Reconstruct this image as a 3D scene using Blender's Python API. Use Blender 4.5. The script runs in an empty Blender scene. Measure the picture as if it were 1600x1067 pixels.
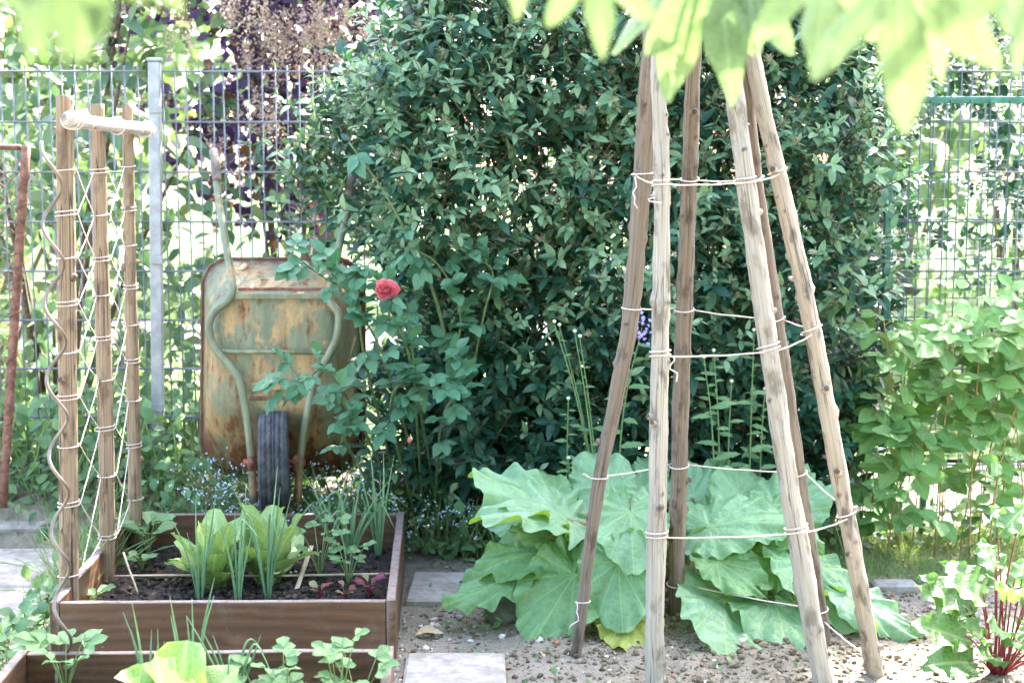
import bpy, math, random
import numpy as np
from mathutils import Vector, Matrix, noise as mnoise

# ------------------------------------------------------------------ camera, sky, sun, exposure
scene = bpy.context.scene
H, FPX, PITCH = 1.47, 2222.0, math.radians(7.14)
cam_d = bpy.data.cameras.new('camera'); cam = bpy.data.objects.new('camera', cam_d)
scene.collection.objects.link(cam); scene.camera = cam
cam.location = (0, 0, H); cam.rotation_euler = (math.pi/2 - PITCH, 0, 0)
cam_d.lens = 50; cam_d.sensor_width = 36; cam_d.clip_start = 0.05; cam_d.clip_end = 500
cam_d.dof.use_dof = True; cam_d.dof.focus_distance = 4.35; cam_d.dof.aperture_fstop = 3.2

SUN_EL, SUN_AZ = math.radians(50), math.radians(24)      # azimuth measured from +Y (behind the hedge) towards +X
world = bpy.data.worlds.new('World'); scene.world = world; world.use_nodes = True
wn = world.node_tree; bg = wn.nodes['Background']
sky = wn.nodes.new('ShaderNodeTexSky'); sky.sky_type = 'NISHITA'; sky.sun_disc = False
sky.sun_elevation = SUN_EL; sky.sun_rotation = SUN_AZ; sky.air_density = 1.0; sky.dust_density = 3.6; sky.ozone_density = 0.6
wn.links.new(sky.outputs[0], bg.inputs[0]); bg.inputs[1].default_value = 0.15
sun_d = bpy.data.lights.new('sun', 'SUN'); sun = bpy.data.objects.new('sun', sun_d); scene.collection.objects.link(sun)
sun_d.energy = 4.0; sun_d.angle = math.radians(0.53); sun_d.color = (1.0, 0.95, 0.86)
sdir = Vector((math.sin(SUN_AZ)*math.cos(SUN_EL), math.cos(SUN_AZ)*math.cos(SUN_EL), math.sin(SUN_EL)))
sun.rotation_euler = sdir.to_track_quat('Z', 'Y').to_euler()
scene.view_settings.view_transform = 'Standard'; scene.view_settings.look = 'None'
scene.view_settings.exposure = 3.6; scene.view_settings.gamma = 1.0
scene.render.engine = 'CYCLES'
scene.cycles.max_bounces = 7; scene.cycles.diffuse_bounces = 4; scene.cycles.transmission_bounces = 5
scene.cycles.use_denoising = True
scene.cycles.sample_clamp_indirect = 6.0

# ------------------------------------------------------------------ helpers
R_ = random.Random(11); G = np.random.default_rng(5)
def ray(u, v):
    cx, cy = (u-800)/FPX, (533.5-v)/FPX
    return Vector((cx, math.cos(PITCH)+cy*math.sin(PITCH), -math.sin(PITCH)+cy*math.cos(PITCH)))
def px(u, v, Y):
    d = ray(u, v); return Vector((0, 0, H)) + d*(Y/d.y)
def gnd(u, v, z=0.0):
    d = ray(u, v); return Vector((0, 0, H)) + d*((z-H)/d.z)
def V(*a): return Vector(a)
def U(a, b): return R_.uniform(a, b)
def fbm(x, y, z=0.0, o=3):
    return mnoise.fractal(Vector((x, y, z)), 0.6, 2.0, o)

ORIGIN = {}
def origin(o): return ORIGIN.get(o.name, Vector((0, 0, 0))) if o else Vector((0, 0, 0))
def link(o, parent=None):
    scene.collection.objects.link(o)
    if parent is not None: o.parent = parent
    return o
def tag(o, label=None, cat=None, group=None, kind=None):
    if label: o['label'] = label
    if cat: o['category'] = cat
    if group: o['group'] = group
    if kind: o['kind'] = kind
    return o
def thing(name, label, cat, loc, group=None):
    o = bpy.data.objects.new(name, None); o.empty_display_size = 0.05
    link(o); o.location = loc; ORIGIN[o.name] = Vector(loc)
    return tag(o, label, cat, group)

class B:
    """collects vertices, faces, uvs and a per-vertex random value / mark"""
    def __init__(s): s.v = []; s.f = []; s.uv = []; s.r = []; s.m = []
    def add(s, vs, fs, uv=None, r=0.0, m=None):
        o = len(s.v); s.v += [tuple(p) for p in vs]
        s.f += [tuple(i+o for i in q) for q in fs]
        s.uv += list(uv) if uv is not None else [(0.0, 0.0)]*len(vs)
        s.r += list(r) if hasattr(r, '__len__') else [r]*len(vs)
        s.m += list(m) if m is not None else [0.0]*len(vs)
        return s
    def mesh(s, name, mat, smooth=True, off=Vector((0, 0, 0))):
        return fast_mesh(name, np.array(s.v, dtype=np.float64).reshape(-1, 3)-np.array(off), s.f, s.uv, s.r, s.m, mat, smooth)
    def build(s, name, mat, parent=None, smooth=True, loc=None):
        off = origin(parent)
        if parent is None and loc is not None: off = Vector(loc)
        o = bpy.data.objects.new(name, s.mesh(name, mat, smooth, off)); link(o, parent)
        if parent is None and loc is not None: o.location = loc; ORIGIN[o.name] = Vector(loc)
        elif parent is not None: ORIGIN[o.name] = off.copy()
        return o
def fast_mesh(name, v, faces, uv, r, m, mat, smooth=True, sizes=None, flat=None):
    me = bpy.data.meshes.new(name)
    v = np.asarray(v, dtype=np.float32)
    if flat is None:
        sizes = np.fromiter((len(f) for f in faces), dtype=np.int32, count=len(faces))
        flat = np.fromiter((i for f in faces for i in f), dtype=np.int32, count=int(sizes.sum()))
    me.vertices.add(len(v)); me.vertices.foreach_set('co', v.ravel())
    me.loops.add(len(flat)); me.loops.foreach_set('vertex_index', flat)
    me.polygons.add(len(sizes))
    st = np.concatenate(([0], np.cumsum(sizes)[:-1])).astype(np.int32)
    me.polygons.foreach_set('loop_start', st); me.polygons.foreach_set('loop_total', sizes.astype(np.int32))
    me.polygons.foreach_set('use_smooth', np.full(len(sizes), smooth))
    if uv is not None and len(uv):
        l = me.uv_layers.new(name='UVMap'); l.data.foreach_set('uv', np.asarray(uv, dtype=np.float32)[flat].ravel())
    for nm, a in (('rnd', r), ('mark', m)):
        if a is not None and np.any(a):
            at = me.attributes.new(nm, 'FLOAT', 'POINT'); at.data.foreach_set('value', np.asarray(a, dtype=np.float32))
    me.update(calc_edges=True); me.validate()
    me.materials.append(mat)
    return me

# --- templates: a leaf blade in local space (x side, y along, z normal)
def blade(length, width, prof, rows=4, cols=3, fold=0.15, curl=0.1, ruffle=0.0, rk=3.0, serr=0.0, seed=0, cup=0.0, twist=0.0):
    rr = random.Random(seed); vs, uv = [], []
    ph = rr.uniform(0, 6.28); ph2 = rr.uniform(0, 6.28)
    for i in range(rows+1):
        t = i/rows; w = width*0.5*prof(t)
        if serr and 0 < i < rows: w *= 1 + serr*(1 if i % 2 else -1)
        for j in range(cols):
            s = -1+2*j/(cols-1)
            x = s*w; e = abs(s)
            z = fold*abs(x) - curl*length*t*t + ruffle*width*e*e*math.sin(rk*6.28*t+(ph if s < 0 else ph2)) + cup*width*e*e*prof(t)
            y = length*t - 0.02*length*e
            a = twist*t
            vs.append((x*math.cos(a)-z*math.sin(a), y, x*math.sin(a)+z*math.cos(a))); uv.append((s, t))
    fs = []
    for i in range(rows):
        for j in range(cols-1):
            a = i*cols+j; fs.append((a, a+1, a+1+cols, a+cols))
    return np.array(vs), fs, np.array(uv)
def ovate(t): return (math.sin(math.pi*min(1, max(0, t))**0.8)**0.9)*0.98+0.02 if 0 < t < 1 else 0.03
def lance(t): return math.sin(math.pi*t**0.85)**0.8 if 0 < t < 1 else 0.04
def obov(t): return math.sin(math.pi*t**1.5)**0.75 if 0 < t < 1 else 0.06
def lettuce_p(t): return 0.22+0.78*math.sin(math.pi*min(0.97, 0.12+0.85*t**1.25))**0.8 if t < 1 else 0.35
def grassp(t): return max(0.02, (1-t)**0.6*(0.6+0.4*math.sin(math.pi*min(1, t*2+.15))))

def frame(d, n):
    d = np.asarray(d, float); d = d/(np.linalg.norm(d)+1e-9)
    n = np.asarray(n, float); n = n-d*np.dot(n, d); L = np.linalg.norm(n)
    if L < 1e-5: n = np.cross(d, (0.3, 0.9, 0.2)); L = np.linalg.norm(n)
    n = n/L; x = np.cross(d, n)
    return np.stack([x, d, n], axis=1)           # columns
class Mass:
    """many copies of templates in one mesh (numpy)"""
    def __init__(s, templates): s.t = templates; s.i = [[] for _ in templates]
    def put(s, k, p, d, n, sc=1.0, r=None):
        s.i[k].append((np.asarray(p, float), frame(d, n), sc, R_.random() if r is None else r))
    def count(s): return sum(len(a) for a in s.i)
    def build(s, name, mat, parent=None, off=None):
        vs, fl, sz, uv, rn = [], [], [], [], []; base = 0
        for (tv, tf, tu), ins in zip(s.t, s.i):
            if not ins: continue
            P = np.array([a[0] for a in ins]); M = np.array([a[1] for a in ins]); S = np.array([a[2] for a in ins]); Rn = np.array([a[3] for a in ins])
            w = np.einsum('nij,vj->nvi', M, tv)*S[:, None, None]+P[:, None, :]
            n, k = len(ins), len(tv)
            ff = np.concatenate([np.array(f) for f in tf]); ss = np.array([len(f) for f in tf])
            fl.append((ff[None, :]+(np.arange(n)*k)[:, None]).ravel()+base); sz.append(np.tile(ss, n))
            vs.append(w.reshape(-1, 3)); uv.append(np.tile(tu, (n, 1))); rn.append(np.repeat(Rn, k)); base += n*k
        o = origin(parent) if off is None else Vector(off)
        me = fast_mesh(name, np.concatenate(vs)-np.array(o), None, np.concatenate(uv), np.concatenate(rn), None, mat, True,
                       np.concatenate(sz).astype(np.int32), np.concatenate(fl).astype(np.int32))
        ob = bpy.data.objects.new(name, me); link(ob, parent)
        if parent is not None: ORIGIN[ob.name] = Vector(o)
        return ob
def tmesh(name, tpl, mat):
    v, f, uv = tpl
    return fast_mesh(name, v, f, uv, None, None, mat, True)
def put(name, me, parent, p, d, n, sc=1.0):
    """a part that shares mesh data, oriented by direction and normal"""
    o = bpy.data.objects.new(name, me); link(o, parent)
    M = Matrix(frame(d, n).tolist()).to_4x4() @ Matrix.Scale(sc, 4)
    o.matrix_basis = Matrix.Translation(Vector(p)-origin(parent)) @ M
    return o

def tube(b, pts, rad, sides=8, cap=True, r=0.0, bumps=None, jitter=0.0, seed=0):
    pts = [Vector(p) for p in pts]; n = len(pts)
    if not hasattr(rad, '__len__'): rad = [rad]*n
    T = [(pts[min(i+1, n-1)]-pts[max(i-1, 0)]).normalized() for i in range(n)]
    ref = Vector((0, 1, 0)) if abs(T[0].y) < 0.9 else Vector((0, 0, 1))
    nx = (ref - T[0]*ref.dot(T[0])).normalized()
    vs, uv, mk = [], [], []; L = 0
    for i in range(n):
        if i: L += (pts[i]-pts[i-1]).length
        nx = (nx - T[i]*nx.dot(T[i])).normalized(); ny = T[i].cross(nx)
        for j in range(sides+1):
            a = 2*math.pi*j/sides; rr = rad[i]; m = 0.0
            if jitter: rr *= 1+jitter*mnoise.noise(Vector((math.cos(a)*1.2+seed*7.1, math.sin(a)*1.2, L*9)))+0.5*jitter*mnoise.noise(Vector((math.cos(a)*3+seed*3.3, math.sin(a)*3, L*30)))
            if bumps:
                for (bl, ba, bs) in bumps:
                    if abs(L-bl) > .06: continue
                    da = abs((a-ba+math.pi) % (2*math.pi)-math.pi)*rad[i]; q = ((L-bl)**2+da*da)/(bs*bs)
                    if q < 9: rr += rad[i]*0.36*math.exp(-q); m = max(m, math.exp(-q*2.2))
            vs.append(pts[i]+(nx*math.cos(a)+ny*math.sin(a))*rr); uv.append((j/sides, L)); mk.append(m)
    k = sides+1; fs = []
    for i in range(n-1):
        for j in range(sides):
            a = i*k+j; fs.append((a, a+1, a+1+k, a+k))
    if cap:
        fs.append(tuple(range(sides-1, -1, -1))); fs.append(tuple((n-1)*k+j for j in range(sides)))
    b.add(vs, fs, uv, r, mk); return b
def smooth_path(pts, n):
    """Catmull-Rom through the points"""
    P = [Vector(p) for p in pts]; P = [P[0]*2-P[1]]+P+[P[-1]*2-P[-2]]; out = []; m = len(P)-3
    for i in range(n+1):
        s = i/n*m; k = min(int(s), m-1); t = s-k; a, b_, c, d = P[k:k+4]
        out.append(0.5*((2*b_)+(c-a)*t+(2*a-5*b_+4*c-d)*t*t+(3*b_-a-3*c+d)*t*t*t))
    return out
def box(b, c, sx, sy, sz, rot=None, bev=0.0, r=0.0):
    """a bevelled box from two chamfered rings"""
    x, y, z = sx/2, sy/2, sz/2; e = min(bev, x*0.6, y*0.6, z*0.6); vs = []
    for (zz, ins) in ((-z, e), (-z+e, 0), (z-e, 0), (z, e)):
        X, Y = x-ins, y-ins; q = e*0.7
        vs += [(-X+q, -Y, zz), (X-q, -Y, zz), (X, -Y+q, zz), (X, Y-q, zz), (X-q, Y, zz), (-X+q, Y, zz), (-X, Y-q, zz), (-X, -Y+q, zz)]
    fs = [tuple(range(7, -1, -1)), tuple(range(24, 32))]
    for k in range(3):
        for j in range(8): fs.append((k*8+j, k*8+(j+1) % 8, k*8+8+(j+1) % 8, k*8+8+j))
    R = rot if rot is not None else Matrix.Identity(3)
    b.add([R @ Vector(p)+Vector(c) for p in vs], fs, [(p[0]+p[1], p[2]) for p in vs], r); return b

# ------------------------------------------------------------------ materials
def new_mat(name):
    m = bpy.data.materials.new(name); m.use_nodes = True; nt = m.node_tree
    return m, nt, nt.nodes['Principled BSDF'], nt.nodes['Material Output']
class NT:
    def __init__(s, nt): s.nt = nt
    def n(s, t, **kw):
        nd = s.nt.nodes.new('ShaderNode'+t)
        for k, val in kw.items():
            if k.startswith('_'): setattr(nd, k[1:], val)
            else: s.set(nd.inputs[k.replace('__', ' ')], val)
        return nd
    def set(s, inp, val):
        if isinstance(val, bpy.types.NodeSocket): s.nt.links.new(val, inp)
        elif hasattr(inp, 'default_value'):
            if isinstance(val, tuple) and len(val) == 3 and inp.type == 'RGBA': val = (*val, 1)
            inp.default_value = val
    def math(s, op, a, b=None, c=None, clamp=False):
        nd = s.nt.nodes.new('ShaderNodeMath'); nd.operation = op; nd.use_clamp = clamp
        for i, q in enumerate((a, b, c)):
            if q is not None: s.set(nd.inputs[i], q)
        return nd.outputs[0]
    def mix(s, f, a, b, mode='MIX'):
        nd = s.nt.nodes.new('ShaderNodeMix'); nd.data_type = 'RGBA'; nd.blend_type = mode
        s.set(nd.inputs[0], f); s.set(nd.inputs[6], a); s.set(nd.inputs[7], b); return nd.outputs[2]
    def ramp(s, f, stops):
        nd = s.nt.nodes.new('ShaderNodeValToRGB'); s.set(nd.inputs[0], f); el = nd.color_ramp.elements
        while len(el) < len(stops): el.new(0.5)
        for e, (p, c) in zip(el, stops): e.position = p; e.color = (*c, 1)
        return nd.outputs[0]
    def noise(s, vec, scale, detail=4, rough=0.55, dist=0.0):
        nd = s.n('TexNoise', Scale=scale, Detail=detail, Roughness=rough, Distortion=dist)
        if vec is not None: s.nt.links.new(vec, nd.inputs['Vector'])
        return nd.outputs[0]
    def step(s, f, lo, hi):
        nd = s.nt.nodes.new('ShaderNodeMapRange'); nd.interpolation_type = 'SMOOTHSTEP'
        s.set(nd.inputs[0], f); nd.inputs[1].default_value = lo; nd.inputs[2].default_value = hi; return nd.outputs[0]
    def mapping(s, vec, sc):
        nd = s.n('Mapping', Vector=vec); nd.inputs['Scale'].default_value = sc; return nd.outputs[0]
    def bump(s, h, strength, dist):
        return s.n('Bump', Strength=strength, Distance=dist, Height=h).outputs[0]

def leaf_mat(name, cols, rough=0.5, trans=0.3, tgain=(1.25, 1.2, 0.6), vein=None, vcol=None, vstr=0.5, spec=0.4, nscale=35.0, back=None, crinkle=0.24):
    m, nt, P, out = new_mat(name); N = NT(nt)
    a = N.n('Attribute', _attribute_name='rnd').outputs['Fac']; oi = N.n('ObjectInfo').outputs['Random']
    f = N.math('FRACT', N.math('ADD', a, oi))
    k = len(cols); col = N.ramp(f, [(i/(k-1), c) for i, c in enumerate(cols)])
    tc = N.n('TexCoord'); nz = N.noise(tc.outputs['Object'], nscale, 3)
    col = N.mix(N.step(nz, 0.3, 0.75), N.mix(1.0, col, (0.72, 0.76, 0.7), 'MULTIPLY'), col)
    h = nz
    if vein:
        s = N.n('SeparateXYZ', Vector=tc.outputs['UV']); x, y = s.outputs[0], s.outputs[1]; ax = N.math('ABSOLUTE', x)
        if vein == 'pinnate':
            rib = N.step(ax, 0.10, 0.03)
            q = N.math('PINGPONG', N.math('MULTIPLY', N.math('SUBTRACT', y, N.math('MULTIPLY', ax, 0.28)), 9.0), 0.5)
            side = N.math('MULTIPLY', N.step(q, 0.09, 0.0), 0.6)
            vv = N.math('MAXIMUM', rib, side)
        elif vein == 'palmate':
            vv = None
            for (an, wd) in ((0.0, .012), (0.42, .009), (0.95, .009), (1.6, .008), (2.25, .007)):
                al = N.math('ADD', N.math('MULTIPLY', ax, math.sin(an)), N.math('MULTIPLY', y, math.cos(an)))
                ds = N.math('ABSOLUTE', N.math('SUBTRACT', N.math('MULTIPLY', ax, math.cos(an)), N.math('MULTIPLY', y, math.sin(an))))
                k1 = N.math('MULTIPLY', N.step(ds, wd*1.5, wd*0.3), N.step(al, -0.01, 0.02))
                vv = k1 if vv is None else N.math('MAXIMUM', vv, k1)
            vo = N.n('TexVoronoi', _feature='DISTANCE_TO_EDGE', Vector=tc.outputs['UV'], Scale=9.0).outputs['Distance']
            vo2 = N.n('TexVoronoi', _feature='DISTANCE_TO_EDGE', Vector=tc.outputs['UV'], Scale=30.0).outputs['Distance']
            vv = N.math('MAXIMUM', vv, N.math('MULTIPLY', N.step(vo, 0.05, 0.0), 0.5))
            vv = N.math('MAXIMUM', vv, N.math('MULTIPLY', N.step(vo2, 0.06, 0.0), 0.16))
        else:   # crinkled net
            rib = N.step(ax, 0.16, 0.04)
            uvm = N.mapping(tc.outputs['UV'], (2.2, 5.5, 1))
            vo = N.n('TexVoronoi', _feature='DISTANCE_TO_EDGE', Vector=uvm, Scale=2.2).outputs['Distance']
            vv = N.math('MAXIMUM', rib, N.math('MULTIPLY', N.step(vo, 0.12, 0.0), 0.45))
        col = N.mix(N.math('MULTIPLY', vv, vstr), col, vcol)
        h = N.math('SUBTRACT', N.math('MULTIPLY', nz, 0.5), vv)
        if vein == 'palmate': h = N.math('ADD', h, N.math('ADD', N.math('MULTIPLY', N.step(vo, 0.0, 0.35), 2.2), N.math('MULTIPLY', N.step(vo2, 0.0, 0.4), 0.6)))
    if back:
        sp = N.noise(tc.outputs['UV'], 16.0, 5, 0.7); col = N.mix(N.math('MULTIPLY', N.step(sp, 0.665, 0.72), 0.75), col, (0.22, 0.15, 0.05))
    if back: col = N.mix(N.math('MULTIPLY', N.n('NewGeometry').outputs['Backfacing'], 0.9), col, back)     # paler underside
    nb = N.bump(h, 0.45, 0.004) if vein != 'palmate' else N.bump(h, crinkle, 0.005)
    N.set(P.inputs['Base Color'], col); P.inputs['Roughness'].default_value = rough
    P.inputs['Specular IOR Level'].default_value = spec; N.set(P.inputs['Normal'], nb)
    t = N.n('BsdfTranslucent', Color=N.mix(1.0, col, tgain, 'MULTIPLY')); N.set(t.inputs['Normal'], nb)
    mx = N.n('MixShader', Fac=trans); nt.links.new(P.outputs[0], mx.inputs[1]); nt.links.new(t.outputs[0], mx.inputs[2])
    nt.links.new(mx.outputs[0], out.inputs[0]); return m
def plain(name, c1, c2, rough=0.7, scale=20.0, metal=0.0, bump=0.3, bd=0.003, spec=0.4, rnd=False, detail=5):
    m, nt, P, out = new_mat(name); N = NT(nt); tc = N.n('TexCoord')
    nz = N.noise(tc.outputs['Object'], scale, detail, 0.62)
    col = N.mix(N.step(nz, 0.35, 0.68), c1, c2)
    if rnd:
        a = N.n('Attribute', _attribute_name='rnd').outputs['Fac']; oi = N.n('ObjectInfo').outputs['Random']
        f = N.math('FRACT', N.math('ADD', a, oi)); col = N.mix(f, N.mix(1.0, col, (0.55, 0.53, 0.5), 'MULTIPLY'), N.mix(1.0, col, (1.35, 1.33, 1.3), 'MULTIPLY'))
    N.set(P.inputs['Base Color'], col); P.inputs['Roughness'].default_value = rough; P.inputs['Metallic'].default_value = metal
    P.inputs['Specular IOR Level'].default_value = spec
    if bump: N.set(P.inputs['Normal'], N.bump(nz, bump, bd))
    return m
def pole_mat(name, light, mid, dark, crack=0.6):
    m, nt, P, out = new_mat(name); N = NT(nt); tc = N.n('TexCoord'); oi = N.n('ObjectInfo').outputs['Random']
    w = N.n('VectorMath', _operation='ADD'); nt.links.new(tc.outputs['UV'], w.inputs[0])
    cx = N.n('CombineXYZ', X=0.0, Y=N.math('MULTIPLY', oi, 9.0), Z=N.math('MULTIPLY', oi, 5.0)); nt.links.new(cx.outputs[0], w.inputs[1])
    fine = N.noise(N.mapping(w.outputs[0], (34, 3.2, 1)), 1.0, 6, 0.7, 0.5)
    big = N.noise(N.mapping(w.outputs[0], (4, 9, 1)), 1.0, 5, 0.6)
    ck = N.noise(N.mapping(w.outputs[0], (9, 1.1, 1)), 1.0, 2, 0.5, 0.6)
    col = N.mix(N.step(fine, 0.28, 0.7), mid, light)
    col = N.mix(N.math('MULTIPLY', N.step(big, 0.50, 0.66), 0.75), col, dark)
    crk = N.step(N.math('ABSOLUTE', N.math('SUBTRACT', ck, 0.5)), 0.016, 0.003)
    col = N.mix(N.math('MULTIPLY', crk, crack), col, (0.03, 0.022, 0.017))
    mk = N.n('Attribute', _attribute_name='mark').outputs['Fac']
    col = N.mix(N.math('MULTIPLY', N.step(mk, 0.25, 0.85), 0.85), col, (0.055, 0.036, 0.024))
    N.set(P.inputs['Base Color'], col); P.inputs['Roughness'].default_value = 0.72; P.inputs['Specular IOR Level'].default_value = 0.3
    N.set(P.inputs['Normal'], N.bump(N.math('SUBTRACT', fine, N.math('MULTIPLY', crk, 1.2)), 0.55, 0.004)); return m
def board_mat():
    m, nt, P, out = new_mat('stained_board'); N = NT(nt); tc = N.n('TexCoord'); oi = N.n('ObjectInfo').outputs['Random']
    w = N.n('VectorMath', _operation='ADD'); nt.links.new(tc.outputs['UV'], w.inputs[0])
    cx = N.n('CombineXYZ', X=N.math('MULTIPLY', oi, 17.0), Y=N.math('MULTIPLY', oi, 7.0), Z=0.0); nt.links.new(cx.outputs[0], w.inputs[1])
    warp = N.noise(N.mapping(w.outputs[0], (2.2, 5, 1)), 1.0, 2)
    s = N.n('SeparateXYZ', Vector=w.outputs[0])
    kn = N.n('TexVoronoi', Vector=N.mapping(w.outputs[0], (3.2, 6.5, 1)), Scale=1.0).outputs['Distance']
    g = N.math('ADD', N.math('MULTIPLY', s.outputs[1], 60.0), N.math('ADD', N.math('MULTIPLY', warp, 5.0), N.math('DIVIDE', 0.55, N.math('ADD', kn, 0.12))))
    ring = N.math('PINGPONG', g, 1.0)
    fine = N.noise(N.mapping(w.outputs[0], (5, 110, 1)), 1.0, 4, 0.65)
    col = N.mix(N.math('ADD', N.math('MULTIPLY', ring, 0.45), N.math('MULTIPLY', fine, 0.6)), (0.046, 0.022, 0.011), (0.165, 0.080, 0.037))
    col = N.mix(N.math('MULTIPLY', N.step(kn, 0.20, 0.08), 0.7), col, (0.20, 0.10, 0.05))
    col = N.mix(N.math('MULTIPLY', N.step(kn, 0.075, 0.035), 0.9), col, (0.03, 0.016, 0.01))
    dz = N.noise(tc.outputs['Object'], 9.0, 6, 0.7); col = N.mix(N.math('MULTIPLY', N.step(dz, 0.5, 0.72), 0.45), col, (0.17, 0.13, 0.10))
    sp = N.noise(tc.outputs['Object'], 170.0, 3)
    col = N.mix(N.math('MULTIPLY', N.step(sp, 0.69, 0.74), 0.6), col, (0.42, 0.34, 0.26))
    mk = N.n('Attribute', _attribute_name='mark').outputs['Fac']      # sawn, weathered top edge, with sky sheen painted into its grey
    wn_ = N.noise(tc.outputs['Object'], 45.0, 4)
    col = N.mix(N.math('MULTIPLY', mk, N.step(wn_, 0.2, 0.6)), col, (0.20, 0.165, 0.16))
    N.set(P.inputs['Base Color'], col); P.inputs['Roughness'].default_value = 0.55
    N.set(P.inputs['Normal'], N.bump(N.math('ADD', fine, N.math('MULTIPLY', ring, 0.3)), 0.35, 0.003)); return m
def barrow_mat(name, amount):
    m, nt, P, out = new_mat(name); N = NT(nt); tc = N.n('TexCoord'); o = tc.outputs['Object']
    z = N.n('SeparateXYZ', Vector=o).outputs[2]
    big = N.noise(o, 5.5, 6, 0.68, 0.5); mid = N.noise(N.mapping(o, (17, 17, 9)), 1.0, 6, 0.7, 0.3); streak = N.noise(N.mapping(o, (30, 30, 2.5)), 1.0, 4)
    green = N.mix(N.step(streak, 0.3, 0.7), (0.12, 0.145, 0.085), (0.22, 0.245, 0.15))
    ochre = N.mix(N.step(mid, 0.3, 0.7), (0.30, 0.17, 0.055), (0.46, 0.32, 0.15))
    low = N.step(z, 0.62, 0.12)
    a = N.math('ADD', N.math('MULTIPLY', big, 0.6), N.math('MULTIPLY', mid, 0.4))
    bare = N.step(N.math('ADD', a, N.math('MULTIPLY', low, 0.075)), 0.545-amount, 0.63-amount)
    rust = N.step(N.math('ADD', N.math('ADD', N.math('MULTIPLY', mid, 0.6), N.math('MULTIPLY', streak, 0.4)), N.math('MULTIPLY', low, 0.19)), 0.55-amount, 0.72-amount)  # heavier rusting low down, part of it painting in the tray's bottom shade
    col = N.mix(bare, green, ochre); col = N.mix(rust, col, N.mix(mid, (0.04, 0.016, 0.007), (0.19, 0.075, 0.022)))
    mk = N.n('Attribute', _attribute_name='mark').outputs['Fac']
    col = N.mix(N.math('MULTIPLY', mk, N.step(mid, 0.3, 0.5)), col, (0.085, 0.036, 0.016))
    N.set(P.inputs['Base Color'], col); N.set(P.inputs['Roughness'], N.math('ADD', 0.42, N.math('MULTIPLY', rust, 0.4)))
    N.set(P.inputs['Normal'], N.bump(N.math('SUBTRACT', N.math('MULTIPLY', mid, 0.3), N.math('ADD', bare, rust)), 0.3, 0.002)); return m
def ground_mat():
    m, nt, P, out = new_mat('dry_soil'); N = NT(nt); o = N.n('TexCoord').outputs['Object']
    a = N.noise(o, 1.6, 4); b_ = N.noise(o, 14.0, 6, 0.7); c = N.noise(o, 120.0, 4, 0.7); vo = N.n('TexVoronoi', Vector=o, Scale=70.0).outputs['Distance']
    col = N.mix(N.step(b_, 0.3, 0.7), (0.165, 0.142, 0.105), (0.28, 0.25, 0.20))
    col = N.mix(N.math('MULTIPLY', N.step(a, 0.45, 0.7), 0.6), col, (0.31, 0.28, 0.23))
    col = N.mix(N.math('MULTIPLY', N.step(c, 0.56, 0.68), 0.45), col, (0.09, 0.065, 0.045))
    N.set(P.inputs['Base Color'], col); P.inputs['Roughness'].default_value = 0.95; P.inputs['Specular IOR Level'].default_value = 0.15
    N.set(P.inputs['Normal'], N.bump(N.math('ADD', N.math('MULTIPLY', c, 0.6), N.math('ADD', b_, N.math('MULTIPLY', vo, -0.5))), 0.9, 0.012)); return m

M = {}
M['soil'] = ground_mat()
M['bed_soil'] = plain('dark_compost', (0.018, 0.014, 0.012), (0.05, 0.04, 0.034), 0.9, 60, bump=1.0, bd=0.01, spec=0.2)
M['clod'] = plain('clod', (0.13, 0.105, 0.072), (0.24, 0.205, 0.155), 0.95, 60, bump=0.8, bd=0.004, spec=0.1, rnd=True)
M['dark_clod'] = plain('dark_clod', (0.02, 0.016, 0.013), (0.07, 0.056, 0.048), 0.9, 80, bump=0.8, bd=0.003, spec=0.25, rnd=True)
M['pebble'] = plain('pebble', (0.35, 0.31, 0.28), (0.6, 0.55, 0.5), 0.6, 50, bump=0.2, rnd=True)
M['bark_chip'] = plain('bark_chip', (0.20, 0.08, 0.04), (0.42, 0.2, 0.1), 0.8, 60, bump=0.4, rnd=True)
M['slab'] = plain('concrete_slab', (0.225, 0.205, 0.18), (0.37, 0.34, 0.305), 0.9, 19, bump=0.6, bd=0.003, spec=0.2, rnd=False, detail=9)
M['lawn'] = plain('lawn_ground', (0.04, 0.075, 0.018), (0.085, 0.13, 0.035), 0.9, 3.0, bump=0.5, bd=0.02, spec=0.1)
M['pale_road'] = plain('pale_road', (0.20, 0.19, 0.175), (0.28, 0.27, 0.25), 0.9, 4.0, bump=0.2, spec=0.2)
M['board'] = board_mat()
M['pole_grey'] = pole_mat('weathered_pole', (0.40, 0.36, 0.30), (0.235, 0.205, 0.165), (0.12, 0.095, 0.072))
M['pole_brown'] = pole_mat('bark_pole', (0.215, 0.17, 0.13), (0.115, 0.087, 0.064), (0.055, 0.042, 0.032))
M['pole_bark'] = pole_mat('flaking_bark_pole', (0.38, 0.32, 0.25), (0.25, 0.20, 0.15), (0.05, 0.038, 0.03), 0.7)
M['post_tan'] = pole_mat('peeled_post', (0.30, 0.215, 0.14), (0.175, 0.118, 0.072), (0.10, 0.066, 0.042), 0.85)
M['rail_grey'] = pole_mat('silver_rail', (0.50, 0.45, 0.40), (0.34, 0.30, 0.26), (0.22, 0.19, 0.17))
M['twine'] = plain('twine', (0.46, 0.38, 0.34), (0.68, 0.60, 0.55), 0.9, 260, bump=0.5, bd=0.002, spec=0.1)
M['galv'] = plain('galvanised', (0.25, 0.265, 0.28), (0.36, 0.375, 0.39), 0.55, 18, metal=0.2, bump=0.05)
M['wire'] = plain('galvanised_wire', (0.12, 0.14, 0.17), (0.19, 0.21, 0.24), 0.6, 12, bump=0.0, spec=0.3)
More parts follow.
